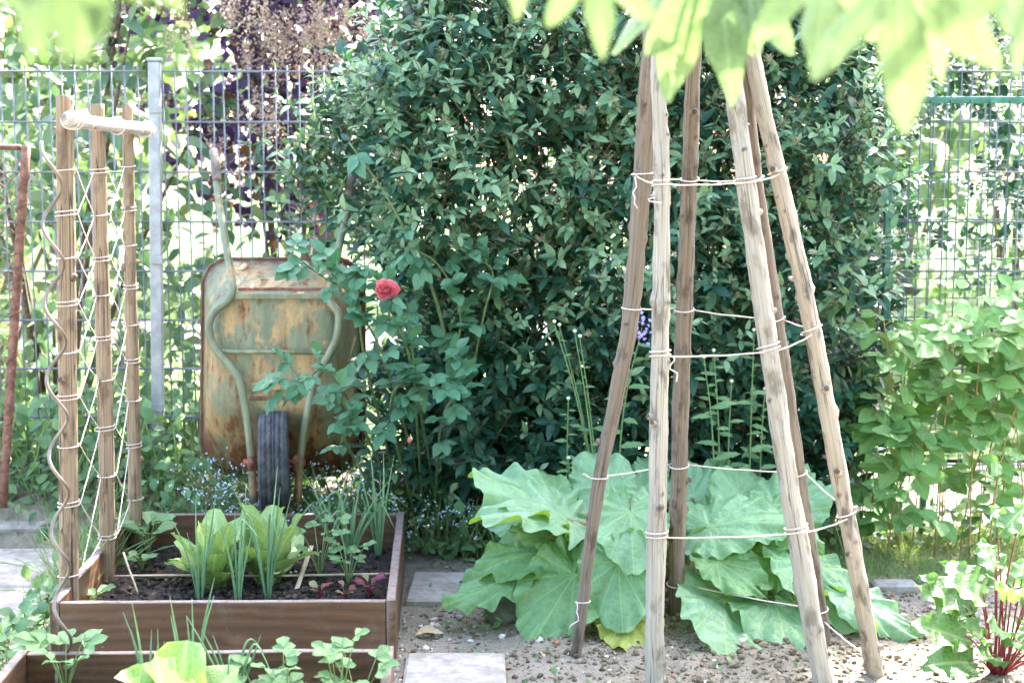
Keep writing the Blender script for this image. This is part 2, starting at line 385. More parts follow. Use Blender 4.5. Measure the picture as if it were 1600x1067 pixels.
M['green_steel'] = plain('green_steel', (0.02, 0.12, 0.085), (0.05, 0.20, 0.14), 0.45, 30, bump=0.15)
M['mesh_green'] = plain('green_wire', (0.03, 0.10, 0.085), (0.08, 0.14, 0.13), 0.5, 12, bump=0.0)
M['rusty'] = plain('rusty_steel', (0.10, 0.045, 0.03), (0.23, 0.115, 0.08), 0.8, 40, bump=0.4)
M['spiral'] = plain('spiral_steel', (0.15, 0.115, 0.09), (0.25, 0.215, 0.19), 0.42, 14, metal=0.5, bump=0.1)
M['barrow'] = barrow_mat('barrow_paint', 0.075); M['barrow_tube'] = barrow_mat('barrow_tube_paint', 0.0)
M['rubber'] = plain('rubber', (0.028, 0.032, 0.04), (0.075, 0.08, 0.09), 0.7, 25, bump=0.2)
M['grip'] = plain('worn_grip', (0.12, 0.095, 0.08), (0.24, 0.2, 0.18), 0.8, 30, bump=0.4)
M['red_paint'] = plain('red_axle', (0.30, 0.05, 0.03), (0.42, 0.09, 0.05), 0.6, 40, bump=0.2)
M['twig'] = plain('twig_bark', (0.07, 0.05, 0.035), (0.16, 0.12, 0.085), 0.85, 60, bump=0.3)
M['green_stem'] = plain('green_stem', (0.12, 0.20, 0.06), (0.2, 0.30, 0.10), 0.5, 40, bump=0.1)
M['rose_cane'] = plain('rose_cane', (0.06, 0.11, 0.04), (0.12, 0.17, 0.07), 0.5, 30, bump=0.1)
M['herb_stem'] = plain('herb_stem', (0.08, 0.15, 0.05), (0.13, 0.22, 0.08), 0.5, 40, bump=0.1)
M['cane'] = plain('tan_cane', (0.26, 0.15, 0.07), (0.42, 0.27, 0.13), 0.6, 30, bump=0.2)
M['stick'] = plain('pale_stick', (0.42, 0.34, 0.22), (0.6, 0.5, 0.36), 0.7, 30, bump=0.2)
M['red_stem'] = plain('red_stem', (0.13, 0.012, 0.022), (0.25, 0.04, 0.045), 0.4, 15, bump=0.1)
M['rhubarb_stem'] = plain('rhubarb_stem', (0.20, 0.13, 0.05), (0.26, 0.30, 0.09), 0.45, 8, bump=0.1)
M['dry_leaf'] = plain('dry_leaf', (0.30, 0.23, 0.14), (0.46, 0.38, 0.26), 0.8, 20, bump=0.3, rnd=True)
M['stone'] = plain('dark_stone', (0.10, 0.10, 0.10), (0.2, 0.2, 0.2), 0.7, 14, bump=0.4)
M['seedhead'] = plain('seedhead', (0.22, 0.17, 0.10), (0.36, 0.32, 0.2), 0.8, 60, bump=0.0)
M['plume'] = leaf_mat('plume', [(0.60, 0.42, 0.35), (0.74, 0.58, 0.47), (0.66, 0.46, 0.41)], 0.8, 0.45, (1, 1, 1))
M['hedge'] = leaf_mat('viburnum_leaf', [(0.007, 0.048, 0.034), (0.018, 0.088, 0.056), (0.042, 0.138, 0.080), (0.012, 0.068, 0.046), (0.075, 0.18, 0.095)], 0.34, 0.16, (1.5, 1.6, 0.5), 'pinnate', (0.06, 0.16, 0.08), 0.45, 0.42)
M['hedge_new'] = leaf_mat('viburnum_new_leaf', [(0.10, 0.22, 0.12), (0.19, 0.34, 0.19), (0.30, 0.46, 0.27)], 0.45, 0.26, (1.2, 1.2, 0.6), 'pinnate', (0.26, 0.36, 0.18), 0.4)
M['rose'] = leaf_mat('rose_leaf', [(0.055, 0.18, 0.10), (0.09, 0.25, 0.14), (0.135, 0.30, 0.175)], 0.42, 0.25, (1.2, 1.3, 0.6), 'pinnate', (0.12, 0.24, 0.14), 0.4, 0.5)
M['rose_petal'] = leaf_mat('rose_petal', [(0.80, 0.16, 0.22), (0.90, 0.30, 0.36), (0.85, 0.22, 0.28)], 0.5, 0.35, (1.1, 1, 1))
M['rhubarb'] = leaf_mat('rhubarb_leaf', [(0.13, 0.295, 0.115), (0.19, 0.37, 0.185), (0.245, 0.43, 0.25), (0.16, 0.335, 0.12), (0.30, 0.475, 0.30)], 0.40, 0.28, (1.1, 1.2, 0.45), 'palmate', (0.32, 0.48, 0.17), 0.55, 0.5, 14, (0.26, 0.42, 0.075))
M['rhubarb_old'] = leaf_mat('rhubarb_old_leaf', [(0.33, 0.38, 0.07), (0.38, 0.42, 0.10)], 0.5, 0.25, (1.1, 1.1, 0.5), 'palmate', (0.45, 0.48, 0.2), 0.5, 0.4, 14)
M['hedge_seed'] = plain('seedhead_pale', (0.24, 0.22, 0.13), (0.36, 0.35, 0.22), 0.8, 60, bump=0.0)
M['lettuce'] = leaf_mat('lettuce_leaf', [(0.24, 0.38, 0.11), (0.31, 0.45, 0.16), (0.37, 0.50, 0.21)], 0.45, 0.26, (1.05, 1.1, 0.6), 'net', (0.50, 0.62, 0.30), 0.55, 0.4, 20)
M['onion'] = leaf_mat('onion_leaf', [(0.14, 0.28, 0.14), (0.2, 0.36, 0.19), (0.26, 0.42, 0.20)], 0.45, 0.15)
M['herb'] = leaf_mat('herb_leaf', [(0.13, 0.25, 0.10), (0.18, 0.33, 0.14), (0.24, 0.38, 0.18)], 0.5, 0.28, (1.1, 1.2, 0.5), 'pinnate', (0.3, 0.42, 0.22), 0.4)
M['beet'] = leaf_mat('beet_leaf', [(0.16, 0.03, 0.08), (0.22, 0.05, 0.06), (0.24, 0.30, 0.12)], 0.4, 0.25, (1.3, 1, 1), 'pinnate', (0.4, 0.03, 0.12), 0.7)
M['chard'] = leaf_mat('chard_leaf', [(0.10, 0.22, 0.07), (0.15, 0.29, 0.10), (0.20, 0.34, 0.13)], 0.38, 0.24, (1.1, 1.2, 0.5), 'net', (0.34, 0.46, 0.2), 0.5, 0.5, 25)
M['raspberry'] = leaf_mat('raspberry_leaf', [(0.12, 0.28, 0.075), (0.18, 0.36, 0.11), (0.25, 0.43, 0.15)], 0.55, 0.26, (1.1, 1.2, 0.5), 'pinnate', (0.28, 0.42, 0.2), 0.45)
M['bough'] = leaf_mat('bough_leaf', [(0.15, 0.23, 0.105), (0.19, 0.28, 0.135)], 0.4, 0.42, (1.35, 1.3, 0.95), 'palmate', (0.26, 0.34, 0.19), 0.5, crinkle=0.08)
M['shrub'] = leaf_mat('pale_shrub_leaf', [(0.08, 0.16, 0.085), (0.13, 0.22, 0.12), (0.22, 0.28, 0.13)], 0.4, 0.3, (1.0, 1.05, 0.75))
M['smoke'] = leaf_mat('purple_leaf', [(0.040, 0.026, 0.085), (0.065, 0.036, 0.12), (0.075, 0.035, 0.085), (0.05, 0.03, 0.10), (0.20, 0.12, 0.03)], 0.42, 0.28, (1.5, .9, 1.0))
M['far'] = leaf_mat('far_leaf', [(0.10, 0.18, 0.06), (0.16, 0.25, 0.09), (0.22, 0.30, 0.13)], 0.6, 0.32, (1.05, 1.05, 0.7))
M['weed'] = leaf_mat('weed_leaf', [(0.07, 0.17, 0.07), (0.12, 0.24, 0.10), (0.18, 0.30, 0.12)], 0.45, 0.3)
M['grass'] = leaf_mat('grass_blade', [(0.15, 0.25, 0.08), (0.23, 0.35, 0.13), (0.32, 0.35, 0.17)], 0.5, 0.3)
M['myosotis'] = plain('pale_blue_flower', (0.45, 0.58, 0.85), (0.75, 0.82, 0.95), 0.7, 60, bump=0.0)
M['phlox'] = plain('violet_flower', (0.26, 0.20, 0.62), (0.42, 0.36, 0.8), 0.7, 80, bump=0.0)
M['bud'] = plain('pale_bud', (0.5, 0.55, 0.38), (0.66, 0.68, 0.52), 0.7, 60, bump=0.0)

# ------------------------------------------------------------------ the setting: ground, path, lawn, road
def axis(lo, hi, step, far):
    a = list(np.arange(lo, hi, step)); d = step; x = lo; L = []
    while x > -far: d *= 1.5; x -= d; L.append(x)
    x = a[-1]; d = step; Rr = []
    while x < far: d *= 1.5; x += d; Rr.append(x)
    return np.array(L[::-1]+a+Rr)
def ground_z(x, y):
    if abs(x) > 3.5 or y > 7 or y < 2.5: return 0.0
    z = 0.010*fbm(x*3, y*3)+0.006*fbm(x*14, y*14, 3)
    d = ((x-0.62)/0.75)**2+((y-4.45)/0.45)**2
    z += 0.035*math.exp(-d*1.4)*(1+0.5*fbm(x*9, y*9, 7))
    s1 = min(1, max(0, (y-5.2)/0.3)); s2 = min(1, max(0, (-0.25-x)/0.4)); s3 = min(1, max(0, (6.8-y)/0.6))
    z += 0.175*s1*s1*(3-2*s1)*s2*s2*(3-2*s2)*s3          # planted bank along the fence
    return z
gx, gy = axis(-2.3, 2.3, 0.022, 70), axis(3.2, 6.0, 0.024, 70)
XX, YY = np.meshgrid(gx, gy); nxx, nyy = len(gx), len(gy)
ZZ = np.array([ground_z(x, y) for x, y in zip(XX.ravel(), YY.ravel())])
gv = np.stack([XX.ravel(), YY.ravel(), ZZ], 1)
ii = (np.arange(nyy-1)[:, None]*nxx+np.arange(nxx-1)[None, :]).ravel()
gf = np.stack([ii, ii+1, ii+1+nxx, ii+nxx], 1).astype(np.int32)
gme = fast_mesh('ground', gv, None, None, None, None, M['soil'], True, np.full(len(gf), 4, dtype=np.int32), gf.ravel())
ground = link(bpy.data.objects.new('ground', gme)); tag(ground, 'dry pale garden soil between the beds', None, None, 'structure')

def sheet(name, x0, x1, y0, y1, z, mat, label):
    b = B(); nx_, ny_ = 14, 10
    vs = [(x0+(x1-x0)*i/nx_, y0+(y1-y0)*j/ny_, z) for j in range(ny_+1) for i in range(nx_+1)]
    fs = [(j*(nx_+1)+i, j*(nx_+1)+i+1, (j+1)*(nx_+1)+i+1, (j+1)*(nx_+1)+i) for j in range(ny_) for i in range(nx_)]
    b.add(vs, fs); return tag(b.build(name, mat), label, None, None, 'structure')
sheet('lawn', -45, 45, 6.9, 60, 0.02, M['lawn'], 'sunlit lawn beyond the wire fence')
sheet('road', -45, 45, 11.0, 13.0, 0.03, M['pale_road'], 'pale sunlit paved way beyond the fence')

def slab(parent, cx, cy, sx, sy, rz, z, h=0.045, tilt=(0, 0)):
    b = B(); R = (Matrix.Rotation(rz, 3, 'Z') @ Matrix.Rotation(tilt[0], 3, 'X') @ Matrix.Rotation(tilt[1], 3, 'Y'))
    n = 8; ring = []
    box(b, (cx, cy, z), sx, sy, h, R, 0.008)
    return b.build('paving_slab', M['slab'], parent, False)
path = thing('path', 'concrete slab path along the side of the raised beds', None, (-1.8, 4.4, 0)); path['kind'] = 'structure'
rows = [3.30, 3.56, 3.82, 4.08, 4.34, 4.60, 4.85, 5.10]
for k, y in enumerate(rows):
    for c, x in enumerate((-2.32, -1.815)):
        slab(path, x+U(-.01, .01)-(0.012*(k-4)*-1), y+U(-.004, .004), 0.492, 0.247, U(-.012, .012), 0.012+U(-.004, .004), 0.045, (U(-.008, .008), U(-.008, .008)))
slab(path, -2.0, 5.44, 0.5, 0.25, 0.05, 0.105, 0.04, (0.30, 0.0)); slab(path, -2.52, 5.42, 0.5, 0.25, 0.03, 0.10, 0.04, (0.30, 0.0))
step = thing('stepping_stones', 'row of concrete stepping slabs beside the raised beds', None, (-0.18, 4.3, 0)); step['kind'] = 'structure'
def slab_px(u0, u1, v0, v1, rz=0.0):
    a, b_ = gnd((u0+u1)/2, v1), gnd((u0+u1)/2, v0); p, q = gnd(u0, v1), gnd(u1, v1)
    slab(step, (p.x+q.x)/2, (a.y+b_.y)/2, q.x-p.x, b_.y-a.y, rz, 0.006, 0.045, (0.004, 0.006))
slab_px(640, 772, 826, 862, 0.01); slab_px(634, 752, 905, 949, -0.015); slab_px(622, 790, 1033, 1110, 0.02)

def scatter_stones(name, mat, n, fn, smin, smax, label, squash=0.75, seed=1):
    rr = random.Random(seed)
    ico = []
    import bmesh
    for k in range(5):
        bm = bmesh.new(); bmesh.ops.create_icosphere(bm, subdivisions=1, radius=1.0)
        v = np.array([(p.co.x, p.co.y, p.co.z*squash) for p in bm.verts]); v = v*(1+0.28*np.random.default_rng(k+seed).standard_normal((len(v), 1)).clip(-1.3, 1.3))
        ico.append((v, [tuple(q.index for q in f.verts) for f in bm.faces], np.zeros((len(v), 2)))); bm.free()
    ms = Mass(ico)
    for _ in range(n):
        p = fn(rr)
        if p is None: continue
        s = smin*(smax/smin)**(rr.random()**2.8)
        ms.put(rr.randrange(5), (p[0], p[1], p[2]+s*0.25), (rr.uniform(-1, 1), rr.uniform(-1, 1), rr.uniform(-.3, .3)), (rr.uniform(-.3, .3), rr.uniform(-.3, .3), 1), s, rr.random())
    return tag(ms.build(name, mat), label, None, None, 'stuff')
def in_mound(rr):
    x, y = rr.gauss(0.62, 0.42), rr.gauss(4.32, 0.28); return (x, y, ground_z(x, y)) if y > 3.5 else None
def in_path(rr):
    x, y = rr.uniform(-0.32, 1.9), rr.uniform(3.4, 5.6); return (x, y, ground_z(x, y))
scatter_stones('soil_clods', M['clod'], 3600, in_mound, 0.0025, 0.013, 'crumbly brown soil clods around the rhubarb')
scatter_stones('soil_crumbs', M['clod'], 7000, in_path, 0.002, 0.010, 'fine dry soil crumbs on the bare ground', seed=9)
scatter_stones('gravel', M['pebble'], 420, lambda rr: (lambda x, y: (x, y, ground_z(x, y)))(rr.gauss(-0.33, 0.10) if rr.random() < 0.55 else rr.uniform(-0.3, 1.5), rr.uniform(3.45, 4.5)), 0.004, 0.017, 'pale pebbles lying beside the beds', seed=4)
scatter_stones('bark_chips', M['bark_chip'], 520, lambda rr: (lambda x, y: (x, y, ground_z(x, y)))(rr.gauss(-0.15, 0.14) if rr.random() < 0.6 else rr.uniform(0, 1.7), rr.uniform(3.5, 5.0)), 0.003, 0.012, 'small reddish bark bits on the soil', 0.35, seed=14)

# ------------------------------------------------------------------ wire fence
def bar(name, a, c, w, d, mat, par, mark=None):
    a, c = Vector(a), Vector(c); L = (c-a).length; z = (c-a).normalized(); y = Vector((0, 1, 0)); x = y.cross(z).normalized(); y = z.cross(x)
    b = B(); box(b, (a+c)/2, w, d, L, Matrix((x, y, z)).transposed(), 0.003); return b.build(name, mat, par, False)
FY = 5.78
def zv(v, Y): return px(800, v, Y).z
post_x = [px(242, 400, FY).x + 2.5*k for k in range(-1, 3)]
zt = zv(112, FY); WR = 0.0033
ZS = [zt-0.2*k for k in range(0, 10)]
wire_v = B(); tube(wire_v, [(0, 0, 0), (0, 0, zt+0.024-ZS[-1]+0.01)], WR, 6); me_wv = wire_v.mesh('vertical_wire', M['wire'])
wire_h = B()
for s in (-1, 1): tube(wire_h, [(0, s*0.0075, 0), (2.47, s*0.0075, 0)], 0.0042, 6)
me_wh = wire_h.mesh('horizontal_wire', M['wire'])
flabels = ['grey welded wire fence panel behind the trellis posts', 'grey welded wire fence panel between wheelbarrow and evergreen shrub', 'grey welded wire fence panel behind the green mesh frame']
for k in range(3):
    x0 = post_x[k]+0.015
    t = thing('wire_fence', flabels[k], 'fence', (x0, FY, ZS[-1]), 'wire fence along the garden edge')
    for z in ZS:
        o = bpy.data.objects.new('horizontal_wire', me_wh); link(o, t); o.location = (0, 0, z-ZS[-1])
    for j in range(49):
        o = bpy.data.objects.new('vertical_wire', me_wv); link(o, t); o.location = (0.035+j*0.05, 0, -0.01); o.rotation_euler = (U(-.002, .002), U(-.003, .003), 0)
for k, x in ((1, post_x[1]),):
    t = thing('fence_post', 'galvanised square steel fence post with flat cap', 'fence post', (x, FY-0.045, 0))
    pa, pc = px(248.5, 800, FY-.045), px(241.5, 97, FY-.045); pa = pa+(pa-pc)*((pa.z)/(pc.z-pa.z)); x = pc.x
    bar('post', pa, pc, 0.046, 0.036, M['galv'], t)
    b = B(); box(b, pc+V(0, 0, .008), 0.056, 0.046, 0.014, None, 0.003); b.build('cap', M['galv'], t, False)
    for z in (zt-0.15, zt-0.75, zt-1.35):
        b = B(); box(b, (pc.lerp(pa, (pc.z-z)/(pc.z-pa.z)).x+.008, FY-0.068, z), 0.044, 0.008, 0.035, None, 0.002); b.build('clamp', M['galv'], t, False)

# ------------------------------------------------------------------ old green mesh frame behind the raspberry
GY = 5.52
t = thing('mesh_frame', 'green steel frame with square wire mesh behind the raspberry bush', 'mesh frame', (px(1385, 500, GY).x, GY, 0))
tl, bl = px(1391, 157, GY), px(1378, 742, GY); tr, br = tl+V(1.25, 0, 0.0), bl+V(1.25, 0, 0.0)
bar('upright', bl+V(0, 0, -.01), tl, 0.028, 0.03, M['green_steel'], t); bar('upright', br+V(0, 0, -.01), tr, 0.028, 0.03, M['green_steel'], t)
bar('top_bar', tl+V(0.0145, 0, 0.001), tr+V(-0.0145, 0, 0.001), 0.026, 0.026, M['green_steel'], t); bar('bottom_bar', bl+V(.016, 0, 0.008), br+V(-.016, 0, 0.008), 0.022, 0.026, M['green_steel'], t)
for u in (1443, 1840):
    a = px(u, 748, GY); bar('leg', V(a.x, a.y, -0.02), a+V(0, 0, -0.003), 0.024, 0.024, M['green_steel'], t)
ht = tl.z-bl.z; nvw = 16
for j in range(1, nvw+1):
    f = j*0.0757/1.25; b = B(); tube(b, [bl.lerp(br, f)+V(0, -.018, 0), tl.lerp(tr, f)+V(0, -.018, 0)], 0.0024, 5, False); b.build('vertical_wire', M['mesh_green'], t)
for j in range(1, int(ht/0.0757)+1):
    f = j*0.0757/ht; b = B(); tube(b, [tl.lerp(bl, f)+V(0, -.0225, 0), tr.lerp(br, f)+V(0, -.0225, 0)], 0.0024, 5, False); b.build('horizontal_wire', M['mesh_green'], t)

# ------------------------------------------------------------------ leaning rusty frame at the far side of the path
RY = 5.22
t = thing('rusty_frame', 'leaning rusty pipe frame with chain-link mesh by the slab path', 'mesh frame', (px(6, 780, RY).x, RY, 0))
a, c = px(4, 792, RY), px(41, 228, RY)
b = B(); tube(b, [a.lerp(c, i/12) for i in range(13)], 0.0165, 10, jitter=0.05); b.build('pipe', M['rusty'], t)
b = B(); e = c+V(-0.02, 0, -0.006); tube(b, [e, e+V(-0.7, 0.02, 0.012)], 0.0105, 8); b.build('top_bar', M['rusty'], t)
b = B(); pts = []; n = 260
for i in range(n+1):
    f = i/n; p = a.lerp(c, 0.05+0.9*f); an = 2*math.pi*17*f*(1+.06*math.sin(9*f)); pts.append(p+V(math.cos(an)*0.0195, math.sin(an)*0.0195, 0))
tube(b, pts, 0.0018, 4); b.build('wire_wrap', M['rusty'], t)
b = B(); ax = (c-a)
for k in range(34):
    zz = k*0.042; 
    for s in (1, -1):
        p0 = a+ax*min(1, (0.02+zz/1.32)); ln = 0.42
        if s > 0: q = p0+V(-ln, 0.004, ln*0.9)
        else: q = p0+V(-ln, -0.004, -ln*0.9)
        top = e.z-0.005
        if q.z > top: q = p0.lerp(q, max(0.02, (top-p0.z)/(q.z-p0.z)))
        if q.z < 0.03: q = p0.lerp(q, max(0.02, (p0.z-0.03)/(p0.z-q.z)))
        if p0.z < top: tube(b, [p0, q], 0.0014, 4, False)
o = b.build('chain_link_mesh', M['rusty'], t); o['kind'] = 'stuff'

# ------------------------------------------------------------------ raised beds
BZ, BT = 0.20, 0.024
def plank(parent, p, q, inward, z0, z1, th, nseg=18):
    """board from p to q (outer face), thickness towards inward"""
    b = B(); p, q = Vector(p), Vector(q); d = (q-p); L = d.length; d.normalize(); n = Vector((-d.y, d.x, 0)); n = n if n.dot(inward) > 0 else -n
    e = 0.0025; vs, uv, mk = [], [], []; prof = [(0, z0), (0, z1-e), (e, z1), (th-e, z1), (th, z1-e), (th, z0)]
    for i in range(nseg+1):
        s = L*i/nseg; w = 0.0015*fbm(s*2.2, p.x*3, 1); wz = 0.0012*fbm(s*5, p.y*3, 4)
        for j, (o, z) in enumerate(prof):
            vs.append(p+d*s+n*(o+w)+V(0, 0, z+(wz if z > z0 else 0))); uv.append((s, z-z0 if j < 3 else z+o*1.3)); mk.append(1.0 if 2 <= j <= 3 else 0.0)
    k = len(prof); fs = [(i*k+j, (i+1)*k+j, (i+1)*k+j+1, i*k+j+1) for i in range(nseg) for j in range(k-1)]
    fs += [tuple(range(k)), tuple(nseg*k+j for j in range(k-1, -1, -1))]
    b.add(vs, fs, uv, 0.0, mk); return b.build('plank', M['board'], parent, False)
def bed(fl, fr, rr, rl, label, soilz):
    c = (fl+fr+rr+rl)/4; t = thing('raised_bed', label, 'raised bed', (c.x, c.y, 0), 'raised wooden garden beds')
    ex = (fr-fl).normalized(); g = 0.003
    plank(t, fl, rl, ex, -0.02, BZ+.002, BT+.003); plank(t, fr, rr, -ex, -0.02, BZ+.003, BT+.003)
    o = BT+.003+g
    plank(t, fl+ex*o, fr-ex*o, V(0, 1, 0), -0.02, BZ, BT); 
    ey = (rr-rl).normalized(); plank(t, rl+ey*o, rr-ey*o, V(0, -1, 0), -0.02, BZ-.003, BT)
    for (p, w) in ((fl, 1), (fr, -1)):
        for zz in (.05, .15):
            b = B(); c0 = p+ex*(w*(BT+.003)*.5)+V(0, -.0005, zz); tube(b, [c0+V(0, .004, 0), c0+V(0, -.0012, 0)], .0042, 10); b.build('screw', M['rusty'], t)
    b = B(); n = 34; vs = []
    q = [fl+V(.02, .02, 0), fr+V(-.02, .02, 0), rr+V(-.02, -.02, 0), rl+V(.02, -.02, 0)]
    for j in range(n+1):
        for i in range(n+1):
            p = q[0].lerp(q[1], i/n).lerp(q[3].lerp(q[2], i/n), j/n)
            vs.append((p.x, p.y, soilz+0.018*fbm(p.x*6, p.y*6, 2)+0.010*fbm(p.x*22, p.y*22, 5)))
    b.add(vs, [(j*(n+1)+i, j*(n+1)+i+1, (j+1)*(n+1)+i+1, (j+1)*(n+1)+i) for j in range(n) for i in range(n)]); b.build('soil', M['bed_soil'], t)
    return t
def at(u, v, z=BZ):
    p = gnd(u, v, z); p.z = 0; return p
SZ = 0.085
fl, fr, rr_, rl = at(77, 942), at(618, 939), at(632, 800), at(202, 800)
bedA = bed(fl, fr, rr_, rl, 'brown stained raised bed with lettuces and trellis posts', SZ)
n_rl, n_rr = at(28, 1016), at(616, 1010)
dl = (rl-fl).normalized(); dr = (rr_-fr).normalized()
bedB = bed(n_rl-dl*1.02, n_rr-dr*1.02, n_rr, n_rl, 'brown stained raised bed in front with spiral stake', 0.095)
def soil_in(q, z):
    def f(rr):
        p = q[0].lerp(q[1], rr.uniform(.03, .97)).lerp(q[3].lerp(q[2], rr.uniform(.03, .97)), rr.uniform(.03, .97)); return (p.x, p.y, z+0.018*fbm(p.x*6, p.y*6, 2))
    return f
scatter_stones('compost_crumbs', M['dark_clod'], 5500, soil_in([fl, fr, rr_, rl], SZ), 0.003, 0.015, 'dark crumbly compost inside the trellis bed', seed=21)

# ------------------------------------------------------------------ poles, twine
def rand_bumps(L, n, seed, smin=.008, smax=.014):
    r = random.Random(seed); return [(r.uniform(0.05, 0.97)*L, r.choice([r.uniform(2.2, 4.1), r.uniform(0, 6.28)]), r.uniform(smin, smax)) for _ in range(n)]
def pole(name, parent, pts, radii, mat, nb, seed, sides=18, nseg=80, jit=0.10):
    P = smooth_path(pts, nseg); L = sum((P[i+1]-P[i]).length for i in range(nseg))
    rad = [float(np.interp(i/nseg, np.linspace(0, 1, len(radii)), radii)) for i in range(nseg+1)]
    b = B(); tube(b, P, rad, sides, True, 0.0, rand_bumps(L, nb, seed), jit, seed)
    r = random.Random(seed+5)
    for _ in range(max(3, nb//3)):                        # sawn-off side branches
        i = r.randrange(4, nseg-4); T = (P[i+1]-P[i]).normalized(); a = r.uniform(0, 6.28); x = T.orthogonal().normalized(); y = T.cross(x); o = (x*math.cos(a)+y*math.sin(a)); q = r.uniform(.006, .010); c0 = P[i]+o*rad[i]*.6
        o = (o+T*r.uniform(.2, .7)).normalized(); k0 = len(b.m); tube(b, [c0, c0+o*(rad[i]*.4+r.uniform(.005, .012)), c0+o*(rad[i]*.4+r.uniform(.012, .016))], [q*1.5, q*1.05, q*.75], 9); b.m[k0:] = [0.0]*18+[.0]*2+[1.0]*(len(b.m)-k0-20)
    b.build(name, mat, parent)
    return P, rad
def on(P, rad, z):
    for i in range(len(P)-1):
        if (P[i].z-z)*(P[i+1].z-z) <= 0:
            f = (z-P[i].z)/(P[i+1].z-P[i].z+1e-9); return P[i].lerp(P[i+1], f), rad[i], (P[i+1]-P[i]).normalized()
    return P[0], rad[0], (P[1]-P[0]).normalized()
def ring(parent, c, r, ax, w=0.0027, turns=1.0, tilt=0.0, name='twine'):
    b = B(); ax = ax.normalized(); ax = ax if ax.z > 0 else -ax
    x = ax.orthogonal().normalized(); y = ax.cross(x); n = int(22*turns); pts = []
    for i in range(n+1):
        a = 2*math.pi*turns*i/n; pts.append(c+(x*math.cos(a)+y*math.sin(a))*(r*1.07+w)+ax*((i/n-.5)*0.006*turns*2+tilt*math.sin(a)*r))
    tube(b, pts, w, 6); return b.build(name, M['twine'], parent)
def string(parent, p, q, w=0.0015, sag=0.004, name='twine'):
    b = B(); n = 14; pts = []
    for i in range(n+1):
        f = i/n; z = -sag*4*f*(1-f); pts.append(Vector(p).lerp(Vector(q), f)+V(0, 0.0008*math.sin(i*2.1), z+0.0006*math.sin(i*1.3)))
    tube(b, pts, [w*(1+0.12*math.sin(i*2.4)) for i in range(n+1)], 6); return b.build(name, M['twine'], parent)

# trellis
tre = thing('trellis', 'rustic pole trellis with zigzag twine at the edge of the bed', 'trellis', px(107, 940, 4.2)*1.0)
spec = [([(108, 958, 4.19), (107, 700, 4.19), (104, 400, 4.185), (101, 150, 4.18)], [.029, .0275, .0265, .0255], [267, 334, 403, 474, 551, 620, 697, 787, 898]),
        ([(168, 935, 4.60), (166, 700, 4.60), (158, 400, 4.60), (152, 163, 4.60)], [.025, .0255, .0245, .0225], [268, 337, 405, 461, 528, 593, 669, 743, 837]),
        ([(213, 850, 4.98), (208, 620, 4.98), (203, 400, 4.98), (199, 163, 4.98)], [.0245, .023, .021, .0185], [261, 328, 385, 448, 509, 563, 625, 696, 780])]
TP = []
for k, (pts, rad, rv) in enumerate(spec):
    P, rd = pole('post', tre, [px(*p) for p in pts], rad, M['post_tan'], 9, 30+k, jit=0.07)
    rings = []
    for i, v in enumerate(rv):
        z = px(pts[0][0], v, pts[0][2]).z; c, r, ax = on(P, rd, z); rings.append((c, r, ax))
        ring(tre, c, r, ax, 0.0019, 2.1 if (i+k) % 2 else 1.1, U(-.12, .12))
    TP.append(rings)
for k in range(2):
    A, C = TP[k], TP[k+1]
    for i in range(9):
        off = V(0.004, 0, 0)
        if i+1 < 9:
            string(tre, A[i][0]+off+V(A[i][1]*1.0, 0.01, 0), C[i+1][0]+off+V(-C[i+1][1]*.6, -C[i+1][1], 0))
        string(tre, C[i][0]+off+V(-C[i][1]*.6, -C[i][1], 0), A[min(i+1, 8)][0]+off+V(A[min(i+1, 8)][1]*1.0, 0.01, 0))
rp = [px(106, 187, 4.06), px(170, 196, 4.55), px(234, 203, 5.12)]
pole('rail', tre, rp, [.0195, .0215, .0215, .022], M['rail_grey'], 5, 77, jit=0.08)
for (u, v, Y, r) in ((110, 188, 4.10, .0235), (116, 189, 4.14, .0235), (182, 197, 4.62, .026), (229, 202, 5.06, .025), (225, 203, 5.02, .025)):
    c = px(u, v, Y); ring(tre, c, r*0.9, (rp[2]-rp[0]).normalized()+V(U(-.2, .2), 0, U(-.3, .3)), 0.0026, 1.2)

